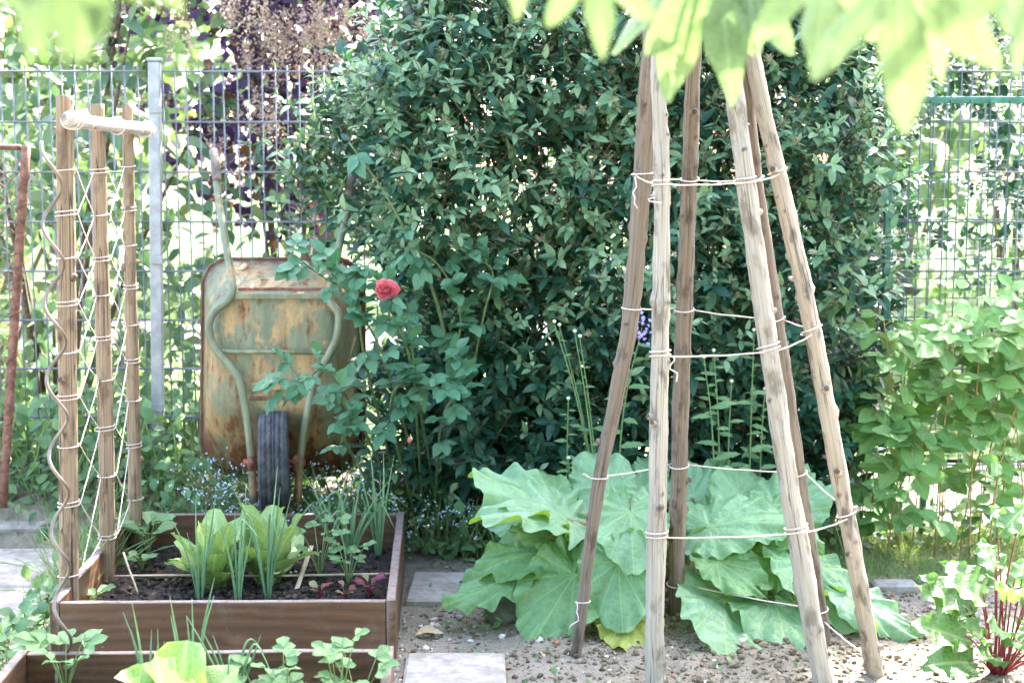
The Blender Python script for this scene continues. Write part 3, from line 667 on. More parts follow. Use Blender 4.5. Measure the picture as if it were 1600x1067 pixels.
# teepee
tee = thing('bean_teepee', 'tall teepee of six knotty wooden poles tied with white twine', 'plant support', (0.55, 4.1, 0))
poles = [  # pixel track with depth, radii bottom > top, material
    ([(897, 1050, 4.10), (904, 990, 4.105), (935, 760, 4.12), (965, 610, 4.12), (987, 480, 4.12), (1003, 290, 4.12), (1016, 110, 4.09), (1030, -60, 4.06)], [.0145, .0175, .0205, .0235, .0265, .030, .030], 'pole_brown', 12),
    ([(1022, 1125, 3.80), (1023, 980, 3.82), (1028, 740, 3.85), (1032, 500, 3.89), (1034, 290, 3.93), (1029, 130, 3.96), (1032, -60, 4.0)], [.0275, .0265, .025, .0235, .0205, .0195], 'pole_grey', 22),
    ([(1056, 1030, 4.42), (1057, 900, 4.40), (1062, 690, 4.34), (1069, 480, 4.28), (1077, 290, 4.22), (1084, 100, 4.15), (1090, -60, 4.1)], [.0265, .0265, .0255, .0245, .0215, .0185], 'pole_brown', 20),
    ([(1296, 1120, 3.85), (1272, 990, 3.86), (1230, 740, 3.90), (1195, 500, 3.93), (1166, 290, 3.96), (1146, 130, 3.99), (1120, -60, 4.02)], [.029, .0285, .027, .027, .0255, .0245], 'pole_grey', 18),
    ([(1296, 1055, 4.22), (1283, 960, 4.20), (1252, 760, 4.18), (1214, 500, 4.14), (1183, 290, 4.10), (1166, 130, 4.07), (1140, -60, 4.05)], [.018, .0195, .02, .0195, .0165, .014], 'pole_brown', 14),
    ([(1376, 1110, 3.95), (1362, 1020, 3.96), (1318, 780, 3.98), (1266, 500, 4.0), (1220, 290, 4.02), (1178, 100, 4.04), (1150, -60, 4.06)], [.0235, .0245, .0245, .0245, .022, .021], 'pole_bark', 30)]
TT = []
for k, (pts, rad, mat, nb) in enumerate(poles):
    mt = M[mat]
    TT.append(pole('pole', tee, [px(*p) for p in pts], rad, mt, nb, 50+k, nseg=150, jit=0.17))
order = [0, 1, 3, 5, 4, 2]
zr = [1.415, 1.405], [0.975, 0.965], [0.485, 0.51], [0.125, 0.12]
levels = [{0: 272, 1: 287, 2: 280, 3: 283, 4: 280, 5: 268}, {0: 482, 1: 552, 2: 484, 3: 543, 4: 500, 5: 514}, {0: 747, 1: 827, 2: 735, 3: 820, 4: 745, 5: 800}, {0: 938, 2: 930, 4: 962}]
for lv in levels:
    C = {}
    for k, v in lv.items():
        P, rd = TT[k]; Y = poles[k][0][3][2]; z = px(1000, v, Y).z; C[k] = on(P, rd, z)
        ring(tee, C[k][0], C[k][1], C[k][2], 0.0023, 2.0 if k in (1, 3) else 1.15, U(-.15, .15))
    seq = [k for k in order if k in C]
    pairs = list(zip(seq, seq[1:]+seq[:1]))
    if len(C) == 3: pairs = [(2, 4)]
    cen = sum((C[k][0] for k in C), Vector())/len(C)
    for i, j in pairs:
        if (i, j) == (0, 1) and lv is not levels[0]: continue
        oi_, oj = (C[i][0]-cen).normalized()*C[i][1], (C[j][0]-cen).normalized()*C[j][1]
        string(tee, C[i][0]+oi_, C[j][0]+oj, 0.0023, 0.006)
def tail(p, L, seed):
    r = random.Random(seed); b = B(); pts = [Vector(p)+V(r.uniform(-.004, .004)*i, -0.002*i, -L*i/6) for i in range(7)]
    tube(b, pts, 0.0023, 6); b.build('twine', M['twine'], tee)
tail(px(992, 276, 4.08), 0.09, 1); tail(px(1052, 556, 3.86), 0.07, 2); tail(px(902, 942, 4.07), 0.075, 3); tail(px(1160, 150, 4.03), 0.08, 4); tail(px(1020, 300, 3.9), 0.03, 8)
string(tee, on(*TT[4], 0.09)[0], px(1348, 1020, 3.97), 0.0026); string(tee, px(925, 748, 4.1), px(912, 740, 4.08), 0.0026, 0.0)

# spiral stake
b = B(); pts = []; n = 220; top, bot = px(79, 222, 3.58), px(101, 1085, 3.58)
for i in range(n+1):
    f = i/n; c = top.lerp(bot, f); a = 2*math.pi*(f*7.28)+math.pi; A = 0.0235*(0.95+0.1*math.sin(5*f)); pts.append(c+V(math.cos(a)*A, math.sin(a)*A, 0))
tube(b, pts, 0.0045, 10); stake = b.build('spiral_stake', M['spiral'], None, True, (bot.x, bot.y, bot.z))
tag(stake, 'wavy metal spiral plant stake standing in the front bed', 'plant stake')

# ------------------------------------------------------------------ wheelbarrow, tipped up on its nose against the fence
WB = Vector((px(440, 700, 5.5).x, 5.5, 0)); wb = thing('wheelbarrow', 'old green rusty wheelbarrow tipped upright against the wire fence', 'wheelbarrow', WB)
def rrect(cx, z0, z1, w, r, n=14, taper=0.0):
    """rounded rectangle in x,z; taper narrows the lower end"""
    out = []; hw = w/2
    for (sx, sz) in ((1, 1), (-1, 1), (-1, -1), (1, -1)):
        for i in range(n):
            a = (math.pi/2)*i/(n-1) + {(1, 1): 0, (-1, 1): math.pi/2, (-1, -1): math.pi, (1, -1): 1.5*math.pi}[(sx, sz)]
            rr2 = r*(1.0 if sz > 0 else 1.45); ccx = cx+sx*(hw-rr2); ccz = (z1-rr2) if sz > 0 else (z0+rr2)
            x, z = ccx+rr2*math.cos(a), ccz+rr2*math.sin(a); f = (z1-z)/(z1-z0)
            out.append((cx+(x-cx)*(1-taper*f), z))
    return out
ztop, zbot = px(440, 405, 5.58).z, px(440, 737, 5.50).z
cx = px(441, 560, 5.5).x; tilt = 0.16          # lean back towards the fence at the top
def wby(z, d): return 5.44+tilt*(z-zbot)-d
rings_ = [(0.0, 0.628, ztop, zbot, .10), (0.012, 0.612, ztop-.008, zbot+.008, .10), (0.05, 0.585, ztop-.028, zbot+.05, .10), (0.10, 0.545, ztop-.055, zbot+.11, .095), (0.15, 0.505, ztop-.085, zbot+.18, .09),
          (0.19, 0.475, ztop-.112, zbot+.245, .085), (0.205, 0.455, ztop-.128, zbot+.275, .075), (0.21, 0.40, ztop-.155, zbot+.305, .06), (0.21, 0.25, ztop-.22, zbot+.36, .04), (0.21, 0.10, ztop-.27, zbot+.42, .02)]
b = B(); vs, mk = [], []; nr = None
for k, (d, w, z1, z0, r) in enumerate(rings_):
    q = rrect(cx, z0, z1, w, r); nr = len(q)
    vs += [(x, wby(z, d), z) for x, z in q]; mk += [1.0 if k < 2 else (0.25 if k == 2 else 0.0)]*nr
inner = []; 
for k, (d, w, z1, z0, r) in enumerate(rings_):
    q = rrect(cx, z0+.004, z1-.004, w-.008, r); inner += [(x, wby(z, d-0.006), z) for x, z in q]
fs = []
for k in range(len(rings_)-1):
    for j in range(nr): fs.append((k*nr+j, (k+1)*nr+j, (k+1)*nr+(j+1) % nr, k*nr+(j+1) % nr))
o2 = len(vs); L_ = (len(rings_)-1)*nr
fs.append(tuple(L_+nr-1-j for j in range(nr)))
for k in range(len(rings_)-1):
    for j in range(nr): fs.append((o2+k*nr+j, o2+k*nr+(j+1) % nr, o2+(k+1)*nr+(j+1) % nr, o2+(k+1)*nr+j))
fs.append(tuple(o2+L_+j for j in range(nr)))
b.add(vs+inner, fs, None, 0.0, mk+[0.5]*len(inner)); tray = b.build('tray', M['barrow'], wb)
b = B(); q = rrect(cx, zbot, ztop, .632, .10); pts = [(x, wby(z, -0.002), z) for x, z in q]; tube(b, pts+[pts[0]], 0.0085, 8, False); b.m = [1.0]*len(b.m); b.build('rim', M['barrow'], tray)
def P_(u, v, d):
    p = px(u, v, 5.4); y = wby(p.z, d); return px(u, v, y)
Lt = [(334, 238, .02), (340, 300, .07), (350, 365, .14), (361, 430, .20), (364, 452, .225), (356, 470, .235), (338, 484, .24), (328, 500, .24), (327, 520, .24), (337, 545, .24), (356, 568, .24), (371, 588, .245), (380, 620, .25), (388, 670, .25), (393, 720, .25), (396, 785, .25)]
Rt = [(552, 268, .02), (545, 320, .07), (531, 380, .14), (519, 440, .20), (512, 458, .225), (517, 474, .235), (528, 488, .24), (529, 506, .24), (525, 530, .24), (515, 552, .24), (503, 572, .24), (491, 595, .245), (484, 625, .25), (474, 680, .25), (469, 720, .25), (465, 785, .25)]
for T in (Lt, Rt):
    pp = [P_(*q) for q in T]; b = B(); P = smooth_path(pp, 70); tube(b, P, 0.015, 12)
    h = b.build('handle_tube', M['barrow_tube'], wb)
    b = B(); d = (P[0]-P[9]).normalized(); tube(b, [P[0]-d*0.13, P[0]-d*.12, P[0]+d*0.004, P[0]+d*.01], [.017, .019, .0185, .015], 12); b.build('grip', M['grip'], h)
b = B(); tube(b, [P_(340, 549, .235), P_(514, 551, .235)], 0.0085, 8); b.build('cross_bar', M['barrow_tube'], wb)
bar('bracket', P_(366, 463, .228), P_(512, 463, .228), 0.02, 0.012, M['barrow_tube'], wb)
bar('seam', P_(372, 452, .214), P_(510, 452, .214), 0.012, 0.01, M['rusty'], wb)
bar('stiffener', P_(386, 603, .222), P_(478, 603, .222), 0.03, 0.010, M['barrow'], wb)
bar('stiffener', P_(390, 622, .212), P_(470, 622, .212), 0.012, 0.008, M['rusty'], wb)
b = B(); 
for u in (400, 420, 445, 466):
    p = P_(u, 603, .232); tube(b, [p, p+V(0, -0.006, 0)], 0.006, 8)
b.build('rivets', M['rusty'], wb)
# wheel
wc = px(429, 722, 5.0); wc = px(429, 722, wby(wc.z, .25)); wr = 0.193; YAW = Matrix.Rotation(math.radians(8), 3, 'Z')
b = B(); prof = []
W = 0.056
tp = [(-W*.72, .125), (-W*.98, .150), (-W*1.0, .170), (-W*.86, .186)]
rib = [-.80, -.56, -.50, -.20, -.14, .14, .20, .50, .56, .80]
for i, s in enumerate(rib): pass
seq = [(-W*.80, .189)]
for (s0, s1) in ((-.74, -.50), (-.40, -.14), (-.05, .05), (.14, .40), (.50, .74)):
    seq += [(W*s0-.001, .186), (W*s0+.001, wr-.001*abs(s0)*4), (W*s1-.001, wr-.001*abs(s1)*4), (W*s1+.001, .186)]
seq += [(W*.80, .189)]
tp = tp+seq+[(-x, r) for x, r in tp[::-1]]
n = 72; vs = []
for i in range(n):
    a = 2*math.pi*i/n; zig = 0.0016*(1 if i % 2 else -1)
    for (x, r) in tp:
        q = 1.0 if abs(x) > W*.78 or r < .188 else 1.0-0.012*(i % 4 == 0)
        vs.append(wc+YAW @ V(x+(zig if r > .185 else 0), math.cos(a)*r*q, math.sin(a)*r*q))
k = len(tp); b.add(vs, [(i*k+j, i*k+j+1, ((i+1) % n)*k+j+1, ((i+1) % n)*k+j) for i in range(n) for j in range(k-1)])
tyre = b.build('wheel', M['rubber'], wb)
b = B(); rp_ = [(-.03, .03), (-.03, .05), (-.018, .06), (-.018, .11), (-.042, .122), (-.042, .13), (.042, .13), (.042, .122), (.018, .11), (.018, .06), (.03, .05), (.03, .03)]
vs = [wc+YAW @ V(x, math.cos(2*math.pi*i/36)*r, math.sin(2*math.pi*i/36)*r) for i in range(36) for x, r in rp_]; k = len(rp_)
b.add(vs, [(i*k+j, i*k+j+1, ((i+1) % 36)*k+j+1, ((i+1) % 36)*k+j) for i in range(36) for j in range(k-1)]); b.build('rim', M['red_paint'], tyre)
b = B(); tube(b, [wc+V(-.115, 0, 0), wc+V(.115, 0, 0)], 0.012, 10); b.build('axle', M['red_paint'], wb)
for s in (-1, 1):
    b = B(); box(b, wc+V(s*.083, -.012, 0.0), 0.02, 0.05, 0.06, None, .006); tube(b, [wc+V(s*.075, -.04, .005), wc+V(s*.075, -.03, .005)], .009, 6); b.build('axle_bracket', M['rusty'], wb)

# ------------------------------------------------------------------ leaf templates
def stem_tpl(sides=4, taper=0.6, bend=0.0):
    b = B(); tube(b, [(0, i/3, bend*(i/3)**2) for i in range(4)], [1-(1-taper)*i/3 for i in range(4)], sides, True)
    v = np.array([tuple(p) for p in b.v]); return v, b.f, np.array(b.uv)
def scaled_stem(r, bend=0.0, taper=0.6):
    v, f, u = stem_tpl(4, taper, bend); v = v.copy(); v[:, 0] *= r; v[:, 2] = (v[:, 2]-bend*v[:, 1]**2)*r+bend*v[:, 1]**2; return v, f, u
HT = [blade(1, w, lance, 4, 3, fo, cu, 0.03, 1.5, 0, s) for s, (w, fo, cu) in enumerate([(.42, .25, .12), (.46, .15, .2), (.38, .35, .05), (.44, .2, .28)])]
OT = [blade(1, w, ovate, 5, 3, fo, cu, 0.04, 1.7, sr, 10+s) for s, (w, fo, cu, sr) in enumerate([(.62, .2, .12, 0), (.68, .1, .22, 0), (.55, .3, .05, 0)])]
RT = [blade(1, w, ovate, 12, 5, fo, cu, 0.03, 2.2, .035, 20+s) for s, (w, fo, cu) in enumerate([(.66, .2, .14), (.72, .12, .25), (.6, .28, .06)])]
TWIG = [scaled_stem(0.012, 0.0), scaled_stem(0.012, 0.15)]
def rdir(up=0.0, s=1.0):
    while True:
        p = Vector((U(-1, 1), U(-1, 1), U(-1, 1)))
        if 0.05 < p.length < 1: return (p.normalized()*s+Vector((0, 0, up))).normalized()
def ss(a, b_, x):
    t = min(1, max(0, (x-a)/(b_-a))); return t*t*(3-2*t)

# ------------------------------------------------------------------ evergreen shrub along the fence
hed = thing('viburnum_shrub', 'large dense dark evergreen shrub filling the back of the garden', 'shrub', (0.4, 5.7, 0))
def h_left(z): return float(np.interp(z, [0, .9, 1.05, 1.4, 1.62, 1.9, 2.2, 3.2], [-.52, -.52, -.66, -1.02, -.90, -.56, -.40, -.3]))
def h_right(z): return float(np.interp(z, [0, .5, .9, 1.3, 1.8, 2.2, 3.2], [1.42, 1.46, 1.48, 1.50, 1.58, 1.7, 1.7]))
def h_front(x, z):
    return 5.14+0.24*((z-1.2)/1.25)**2+0.13*fbm(x*1.6, z*1.6, 2)+0.06*fbm(x*5, z*5, 9)+0.55*ss(-.38, -.72, x)*ss(.85, 1.05, z)+0.12*ss(.35, .0, z)+0.5*ss(1.30, 1.44, x)
hm, hn, htw, hsd = Mass(HT), Mass(HT), Mass(TWIG), Mass([scaled_stem(0.05)])
hl_me = [tmesh('leaf', t_, M['hedge']) for t_ in HT]; hl_new = [tmesh('leaf', t_, M['hedge_new']) for t_ in HT]
cand = []; DEEP = 1.0
def shoot(p, d, L, npair, new, seed):
    d = d.normalized(); a = d.orthogonal().normalized(); c = d.cross(a); ph = U(0, 3.14)
    htw.put(0, p, d, a, L, None)
    for k in range(npair):
        f = 0.2+0.8*(k+0.6)/npair; q = p+d*(L*f); an = ph+(k % 2)*1.57+U(-.3, .3); sz = U(.046, .088)*(1.0 if f < .8 else .74)*(1.7 if p.z > 2.4 else 1.0)*DEEP
        isnew = new and f > .36
        for s in (0, math.pi):
            o = a*math.cos(an+s)+c*math.sin(an+s); ld = (d*(0.35+0.55*f)+o*(1.05-.35*f)+rdir(0)*.25+V(0, 0, -.18)).normalized(); nn = (d*.6+V(0, -.10, .85)+rdir(0)*.35-o*.3)
            s_ = sz*U(.8, 1.15)*(0.8 if isnew else 1)
            cand.append((q, ld, nn, s_, isnew, R_.randrange(4)))
nsh = 0; tries = 0
while nsh < 5600 and tries < 120000:
    tries += 1
    x, z = U(-1.15, 1.8), U(0.04, 3.9)
    xl, xr = h_left(z), h_right(z); edge = min(x-xl, xr-x)+0.10*fbm(x*3, z*3, 5)
    if edge < 0 or (edge < .22 and R_.random() > 0.30+edge*3.2): continue
    if z > 2.35 and R_.random() > .34: continue
    if x > .85 and z > 2.7 and R_.random() < .75: continue
    dep = R_.expovariate(1/0.27)
    if dep > 1.05: continue
    gap = fbm(x*4.6+4, z*4.6, 8+dep*1.5)
    if z > .85 and gap > 0.33: continue
    if z < .9 and dep > .05: dep = dep*1.0
    y = h_front(x, z)+dep
    d = V(U(-.8, .8), -0.8+dep*0.7+U(-.5, .5), 0.5+U(-.5, .6))
    DEEP = 1.0+.6*ss(.25, .5, dep); shoot(V(x, y, z), d, U(.10, .25), R_.choice((3, 4, 4, 5)), dep < .32 and R_.random() < 0.14+0.72*ss(.45, 1.25, z), nsh); nsh += 1
    if dep < .10 and z > .8 and R_.random() < .17:
        c0 = V(x, y, z)+d.normalized()*.16
        for _ in range(22): hsd.put(0, c0, rdir(.5)+d*.5, rdir(), U(.012, .032), None)
DEEP = 1.0
for _ in range(620):       # thinner growth behind the fence on the mesh-frame side
    x, z = U(1.4, 2.35), U(.95, 2.45)
    if fbm(x*3, z*3, 31) > .12: continue
    shoot(V(x, U(5.9, 6.5), z), V(U(-.7, .7), -.6+U(-.5, .5), .4+U(-.6, .6)), U(.1, .18), 4, R_.random() < .2, 0)
pick = [i for i, c in enumerate(cand) if 0.25 < c[0].z < 2.1 and c[0].y < h_front(c[0].x, c[0].z)-0.03 and -0.9 < c[0].x < 1.6]
R_.shuffle(pick); pick = set(sorted(pick, key=lambda i: -cand[i][3])[:300])
for i, (q, ld, nn, s_, nw, k) in enumerate(cand):
    if i in pick: put('leaf', (hl_new if nw else hl_me)[k], hed, q, ld, nn, s_)
    else: (hn if nw else hm).put(k, q, ld, nn, s_)
for ms, nm, mt in ((hm, 'foliage', M['hedge']), (hn, 'young_foliage', M['hedge_new']), (htw, 'twigs', M['twig']), (hsd, 'seed_heads', M['hedge_seed'])):
    ms.build(nm, mt, hed)['kind'] = 'stuff'
b = B()
for k in range(46):
    x = U(-.4, 1.25); y = U(5.45, 6.0); p0 = V(x, y, -.03); z1 = U(.9, 2.5); x1 = min(h_right(z1)-.1, max(h_left(z1)+.15, x+U(-.5, .5))); p2 = V(x1, h_front(x1, z1)+U(.1, .4), z1)
    P = smooth_path([p0, p0.lerp(p2, .35)+V(U(-.08, .08), U(0, .12), U(0, .1)), p0.lerp(p2, .7)+V(U(-.08, .08), U(-.05, .1), .05), p2], 10); r0 = U(.008, .02)
    tube(b, P, [r0*(1-.8*i/10) for i in range(11)], 6)
b.build('branches', M['twig'], hed)['kind'] = 'stuff'

# ------------------------------------------------------------------ rose over the wheelbarrow
ros = thing('rose_bush', 'arching rose bush with one open red rose beside the wheelbarrow', 'rose bush', (px(610, 720, 5.1).x, 5.15, 0))
ros_me = [tmesh('leaflet', t_, M['rose']) for t_ in RT]
def compound(parent, mes, p, d, n, L, k, size, name='leaflet', rb=None):
    """pinnate leaf: stalk direction d, k leaflets"""
    d = d.normalized(); side = d.cross(n).normalized(); nn = n
    if rb is not None: tube(rb, [p, p+d*L*.55+V(0, 0, .004), p+d*L], .0012, 4, False)
    def one(q, dd, s): put(name, R_.choice(mes), parent, q, dd+rdir()*.15, nn+rdir()*.3, s)
    one(p+d*L, d+V(0, 0, -.25), size)
    for i in range((k-1)//2):
        f = 0.95-.42*(i+.35); q = p+d*L*f; s = size*(.92-.12*i)
        one(q, side*.9+d*.45+V(0, 0, -.15), s); one(q, -side*.9+d*.45+V(0, 0, -.15), s)
RC = [([(600, 760), (570, 560), (560, 470), (500, 430), (455, 395)], 4.95), ([(625, 770), (650, 640), (640, 520), (600, 440), (560, 425)], 5.0), ([(650, 770), (700, 600), (720, 500), (690, 420), (640, 385)], 5.08),
      ([(610, 770), (530, 600), (480, 590), (445, 600)], 4.92), ([(640, 770), (690, 660), (730, 600), (720, 560)], 5.0), ([(690, 780), (700, 560), (668, 430), (640, 375), (600, 300), (545, 222)], 5.1),
      ([(620, 770), (610, 640), (655, 590), (690, 610)], 4.95), ([(640, 770), (600, 560), (540, 470), (520, 420)], 4.9), ([(655, 770), (640, 560), (600, 470), (604, 458)], 4.93), ([(655, 770), (750, 520), (770, 430), (740, 400)], 5.1),
      ([(590, 770), (540, 690), (545, 650), (530, 620)], 4.93)]
rb = B(); rose_tip = None
for k, (pts, Y) in enumerate(RC):
    P = smooth_path([gnd(pts[0][0]+0, 880)*1.0 if False else V(px(pts[0][0], 760, Y).x+.06, 5.42, 0)]+[px(u, v, Y-0.02*i) for i, (u, v) in enumerate(pts[1:])], 26)
    r0 = .0058 if k != 5 else .0085; tube(rb, P, [r0*(1-.55*i/26) for i in range(27)], 6)
    for i in range(7 if k not in (3, 6, 10) else 8, 27, 2):
        f = i/26; T = (P[min(i+1, 26)]-P[i-1]).normalized()
        if k == 5 and (i < 10 or R_.random() < .45): continue
        if k == 8 and i > 24: continue
        dd = (T*.3+rdir(.0)*.8+V(0, -.55, .2)); compound(ros, ros_me, P[i], dd, V(0, -.45, .9)+rdir()*.3, U(.05, .085), R_.choice((3, 5, 5, 5)), U(.05, .075), 'leaflet', rb)
    if k == 8: rose_tip = P[-1]
rb.build('canes', M['rose_cane'], ros)
rc = px(604, 453, 4.76); rmesh = [tmesh('petal', blade(1, .95, obov, 6, 5, .1, -.25, .05, 1.3, 0, 60+i, .35), M['rose_petal']) for i in range(3)]
for i in range(30):
    f = i/30; a = i*2.4; o = V(math.cos(a), -0.55+0.9*(f-.5)*-.2, math.sin(a)*.9); ax = V(0.1, -.85, .5).normalized()
    o = (o-ax*o.dot(ax)).normalized(); op = 0.25+0.95*f
    put('petal', rmesh[i % 3], ros, rc-ax*.014+o*.004*f, ax*(1.15-op*.8)+o*op, ax*.9-o*.25+rdir()*.2, .022+.026*f)
b = B(); tube(b, [rc-ax*.045, rc-ax*.012], [.004, .008], 8); b.build('flower_stalk', M['green_stem'], ros)
for (u, v) in ((640, 692), (497, 602)):
    p = px(u, v, 4.9); b = B(); tube(b, [p, p+V(0, -.004, .008), p+V(0, -.006, .018), p+V(0, -.006, .024)], [.003, .007, .006, .001], 8); b.build('rose_bud', M['rose_petal'], ros)

# ------------------------------------------------------------------ raspberry
ras = thing('raspberry_bush', 'light green raspberry bush in front of the green mesh frame', 'shrub', (px(1470, 790, 5.2).x, 5.25, 0))
ras_me = [tmesh('leaf', t_, M['raspberry']) for t_ in RT]; cb = B()
for k in range(17):
    u0 = 1350+k*16+U(-8, 8); p0 = V(px(u0, 790, 5.3).x, 5.26+U(-.1, .1), 0); ht_ = U(.72, 1.06) if k > 2 else U(.45, .75); lean = U(-.22, .22)+(-.10 if k < 4 else .08)
    p2 = p0+V(lean, U(-.22, .0), ht_); P = smooth_path([p0, p0.lerp(p2, .4)+V(lean*-.15, .03, .03), p0.lerp(p2, .8)+V(0, -.02, .03), p2], 16)
    tube(cb, P, [.0034*(1-.5*i/16) for i in range(17)], 6)
    for i in range(3 if k % 3 else 2, 17):
        if i < 8 and R_.random() < .35: continue
        a = i*2.4+k; d = V(math.cos(a), math.sin(a)*.8-.45, U(.0, .5)); compound(ras, ras_me, P[i], d, V(0, -.55, .85)+rdir()*.35, U(.05, .09), 3, U(.08, .125)*(1.0 if i < 14 else .75), 'leaf', cb)
cb.build('canes', M['cane'], ras)

# ------------------------------------------------------------------ rhubarb
rhu = thing('rhubarb_plant', 'broad rhubarb plant with huge wavy leaves inside the teepee', 'rhubarb', (0.62, 4.66, 0.02))
CROWN = V(.62, 4.66, 0.03)
def rhubarb_leaf(base, tip, nrm, wid=1.0, seed=0, ruf=0.055, droop=0.10, mat='rhubarb', stalk=True, fold=0.10):
    base, tip = Vector(base), Vector(tip); L = (tip-base).length; Fm = frame(tip-base, nrm); r = random.Random(seed)
    nth, nr_ = 130, 13; vs, uv = [], []; p1, p2, p3 = (r.uniform(0, 6.28) for _ in range(3)); k1, k2 = r.choice((4, 5)), r.choice((9, 10, 11))
    TH = [0, .5, 1.0, 1.57, 2.1, 2.6, 2.95, math.pi]; RD = [1.0, .87, .75, .64, .57, .50, .37, .05]
    EN = []
    for j in range(nth+1):
        q = -math.pi+2*math.pi*j/nth; EN.append([mnoise.noise(Vector((math.cos(q)*f+seed*3.7, math.sin(q)*f, g))) for f, g in ((1.6, .3), (3.2, 5.1), (3.0, 9.7))])
    for i in range(nr_+1):
        rho = i/nr_
        for j in range(nth+1):
            th = -math.pi+2*math.pi*j/nth; ath = abs(th); R = float(np.interp(ath, TH, RD))
            R *= 1+(0.05*EN[j][2]+0.05*EN[j][1])*(ath < 2.8)+0.02*math.cos(ath*5.2)*(ath < 2.6)+0.012*math.sin(29*th+p2)
            x, y = math.sin(th)*R*rho*wid, math.cos(th)*R*rho
            e = rho**4
            z = ruf*e*(1.2*EN[j][0]+1.5*EN[j][1]+.38*math.sin(17*th+p1+2.5*EN[j][0]))+0.03*rho*math.cos(6.6*th)+fold*abs(x)*(1-.5*rho) - droop*(max(0, y)**2.2) - .42*droop*x*x + 0.016*fbm(x*6+seed, y*6, 1)
            vs.append(base+Vector((Fm @ np.array((x*L, y*L, z*L))).tolist())); uv.append((x, y))
    k = nth+1; fs = [(i*k+j, i*k+j+1, (i+1)*k+j+1, (i+1)*k+j) for i in range(nr_) for j in range(nth)]
    b = B(); b.add(vs, fs, uv); lf = b.build('leaf', M[mat], rhu)
    if stalk:
        b = B(); q = CROWN+V(U(-.06, .06), U(-.05, .05), 0); m_ = (q+base)/2+V(0, 0, .05); n_ = Vector((Fm[:, 2]).tolist())
        tube(b, smooth_path([q, m_, base-n_*.006], 8), [.016-.006*i/8 for i in range(9)], 8); b.build('stalk', M['rhubarb_stem'], lf)
RL = [  # base (u,v,Y), tip (u,v,Y), normal, width
    ((888, 800, 4.52), (742, 728, 4.42), (-.35, -.45, .85), .85), ((900, 815, 4.45), (762, 770, 4.30), (-.3, -.5, .8), .8), ((958, 770, 4.72), (905, 698, 4.85), (.0, -.8, .6), 1.1),
    ((1010, 775, 4.85), (965, 712, 5.0), (.1, -.75, .65), 1.2), ((1150, 785, 4.80), (1190, 722, 4.98), (.0, -.85, .55), 1.25), ((1085, 785, 4.85), (1060, 715, 5.0), (-.1, -.7, .7), 1.1),
    ((1095, 828, 4.5), (1235, 785, 4.48), (.05, -.6, .8), .85), ((985, 790, 4.42), (990, 888, 4.22), (.05, -.9, .45), 1.0), ((965, 865, 4.33), (974, 992, 4.19), (.02, -.9, .42), 1.15),
    ((905, 885, 4.38), (826, 1012, 4.20), (-.15, -.88, .45), .95), ((818, 893, 4.42), (690, 950, 4.32), (-.2, -.55, .8), .7), ((885, 858, 4.48), (742, 872, 4.38), (-.1, -.6, .8), .75),
    ((1130, 925, 4.42), (1134, 1034, 4.08), (.0, -.93, .36), .95), ((1205, 925, 4.45), (1236, 1016, 4.13), (.1, -.9, .42), 1.1), ((1110, 872, 4.42), (1205, 925, 4.34), (.05, -.75, .65), .85),
    ((1215, 870, 4.5), (1190, 918, 4.36), (.1, -.7, .7), 1.1), ((985, 950, 4.32), (982, 1020, 4.12), (.0, -.8, .6), 1.2), ((1240, 870, 4.48), (1352, 985, 4.26), (.35, -.65, .7), .8),
    ((1312, 925, 4.36), (1450, 996, 4.24), (.25, -.6, .75), .62), ((1200, 810, 4.75), (1300, 745, 4.8), (.1, -.8, .6), 1.0), ((1190, 800, 4.6), (1290, 850, 4.5), (.25, -.7, .65), .9),
    ((1000, 900, 4.55), (1060, 960, 4.45), (0, -.75, .7), 1.1), ((930, 830, 4.6), (850, 790, 4.65), (-.1, -.7, .7), 1.0), ((1010, 830, 4.6), (1050, 770, 4.7), (0, -.75, .65), 1.0),
    ((1110, 830, 4.7), (1120, 765, 4.85), (.1, -.7, .7), 1.1), ((930, 930, 4.45), (925, 1000, 4.32), (-.1, -.8, .6), 1.0), ((845, 820, 4.6), (760, 800, 4.6), (-.1, -.65, .75), .8),
    ((1180, 850, 4.55), (1250, 830, 4.5), (.1, -.7, .7), .9), ((1020, 745, 4.95), (1015, 700, 5.05), (0, -.8, .6), 1.0), ((1120, 750, 4.95), (1135, 712, 5.05), (.1, -.8, .6), 1.0), ((1235, 770, 4.85), (1268, 728, 4.95), (.2, -.8, .6), 1.0), ((870, 780, 4.7), (842, 728, 4.78), (-.2, -.8, .6), 1.0), ((1240, 935, 4.4), (1285, 1000, 4.25), (.2, -.8, .6), .9), ((860, 840, 4.5), (800, 825, 4.4), (-.2, -.6, .8), .8), ((1060, 900, 4.7), (1130, 880, 4.6), (0, -.6, .8), 1.0), ((960, 820, 4.75), (900, 830, 4.7), (0, -.6, .8), 1.0)]
for k, (a, c, n_, w) in enumerate(RL):
    if k in (21, 23, 34, 35): continue
    w = min(w, 1.02)*.84; n_ = (n_[0]+U(-.2, .2), n_[1], n_[2]+U(-.1, .3))
    A_, C_ = px(*a), px(*c); rhubarb_leaf(A_.lerp(C_, .10), A_.lerp(C_, .97), n_, w, 100+k, (.17 if k in (0, 1, 10, 11, 18) else U(.10, .15)), (U(.05, .14) if k in (8, 9, 12, 13, 16, 17, 18, 10) else U(.12, .45)), 'rhubarb_old' if k == 16 else 'rhubarb')
b = B(); import bmesh
bm = bmesh.new(); bmesh.ops.create_icosphere(bm, subdivisions=3, radius=1.0); c = gnd(785, 975); c.z = .035
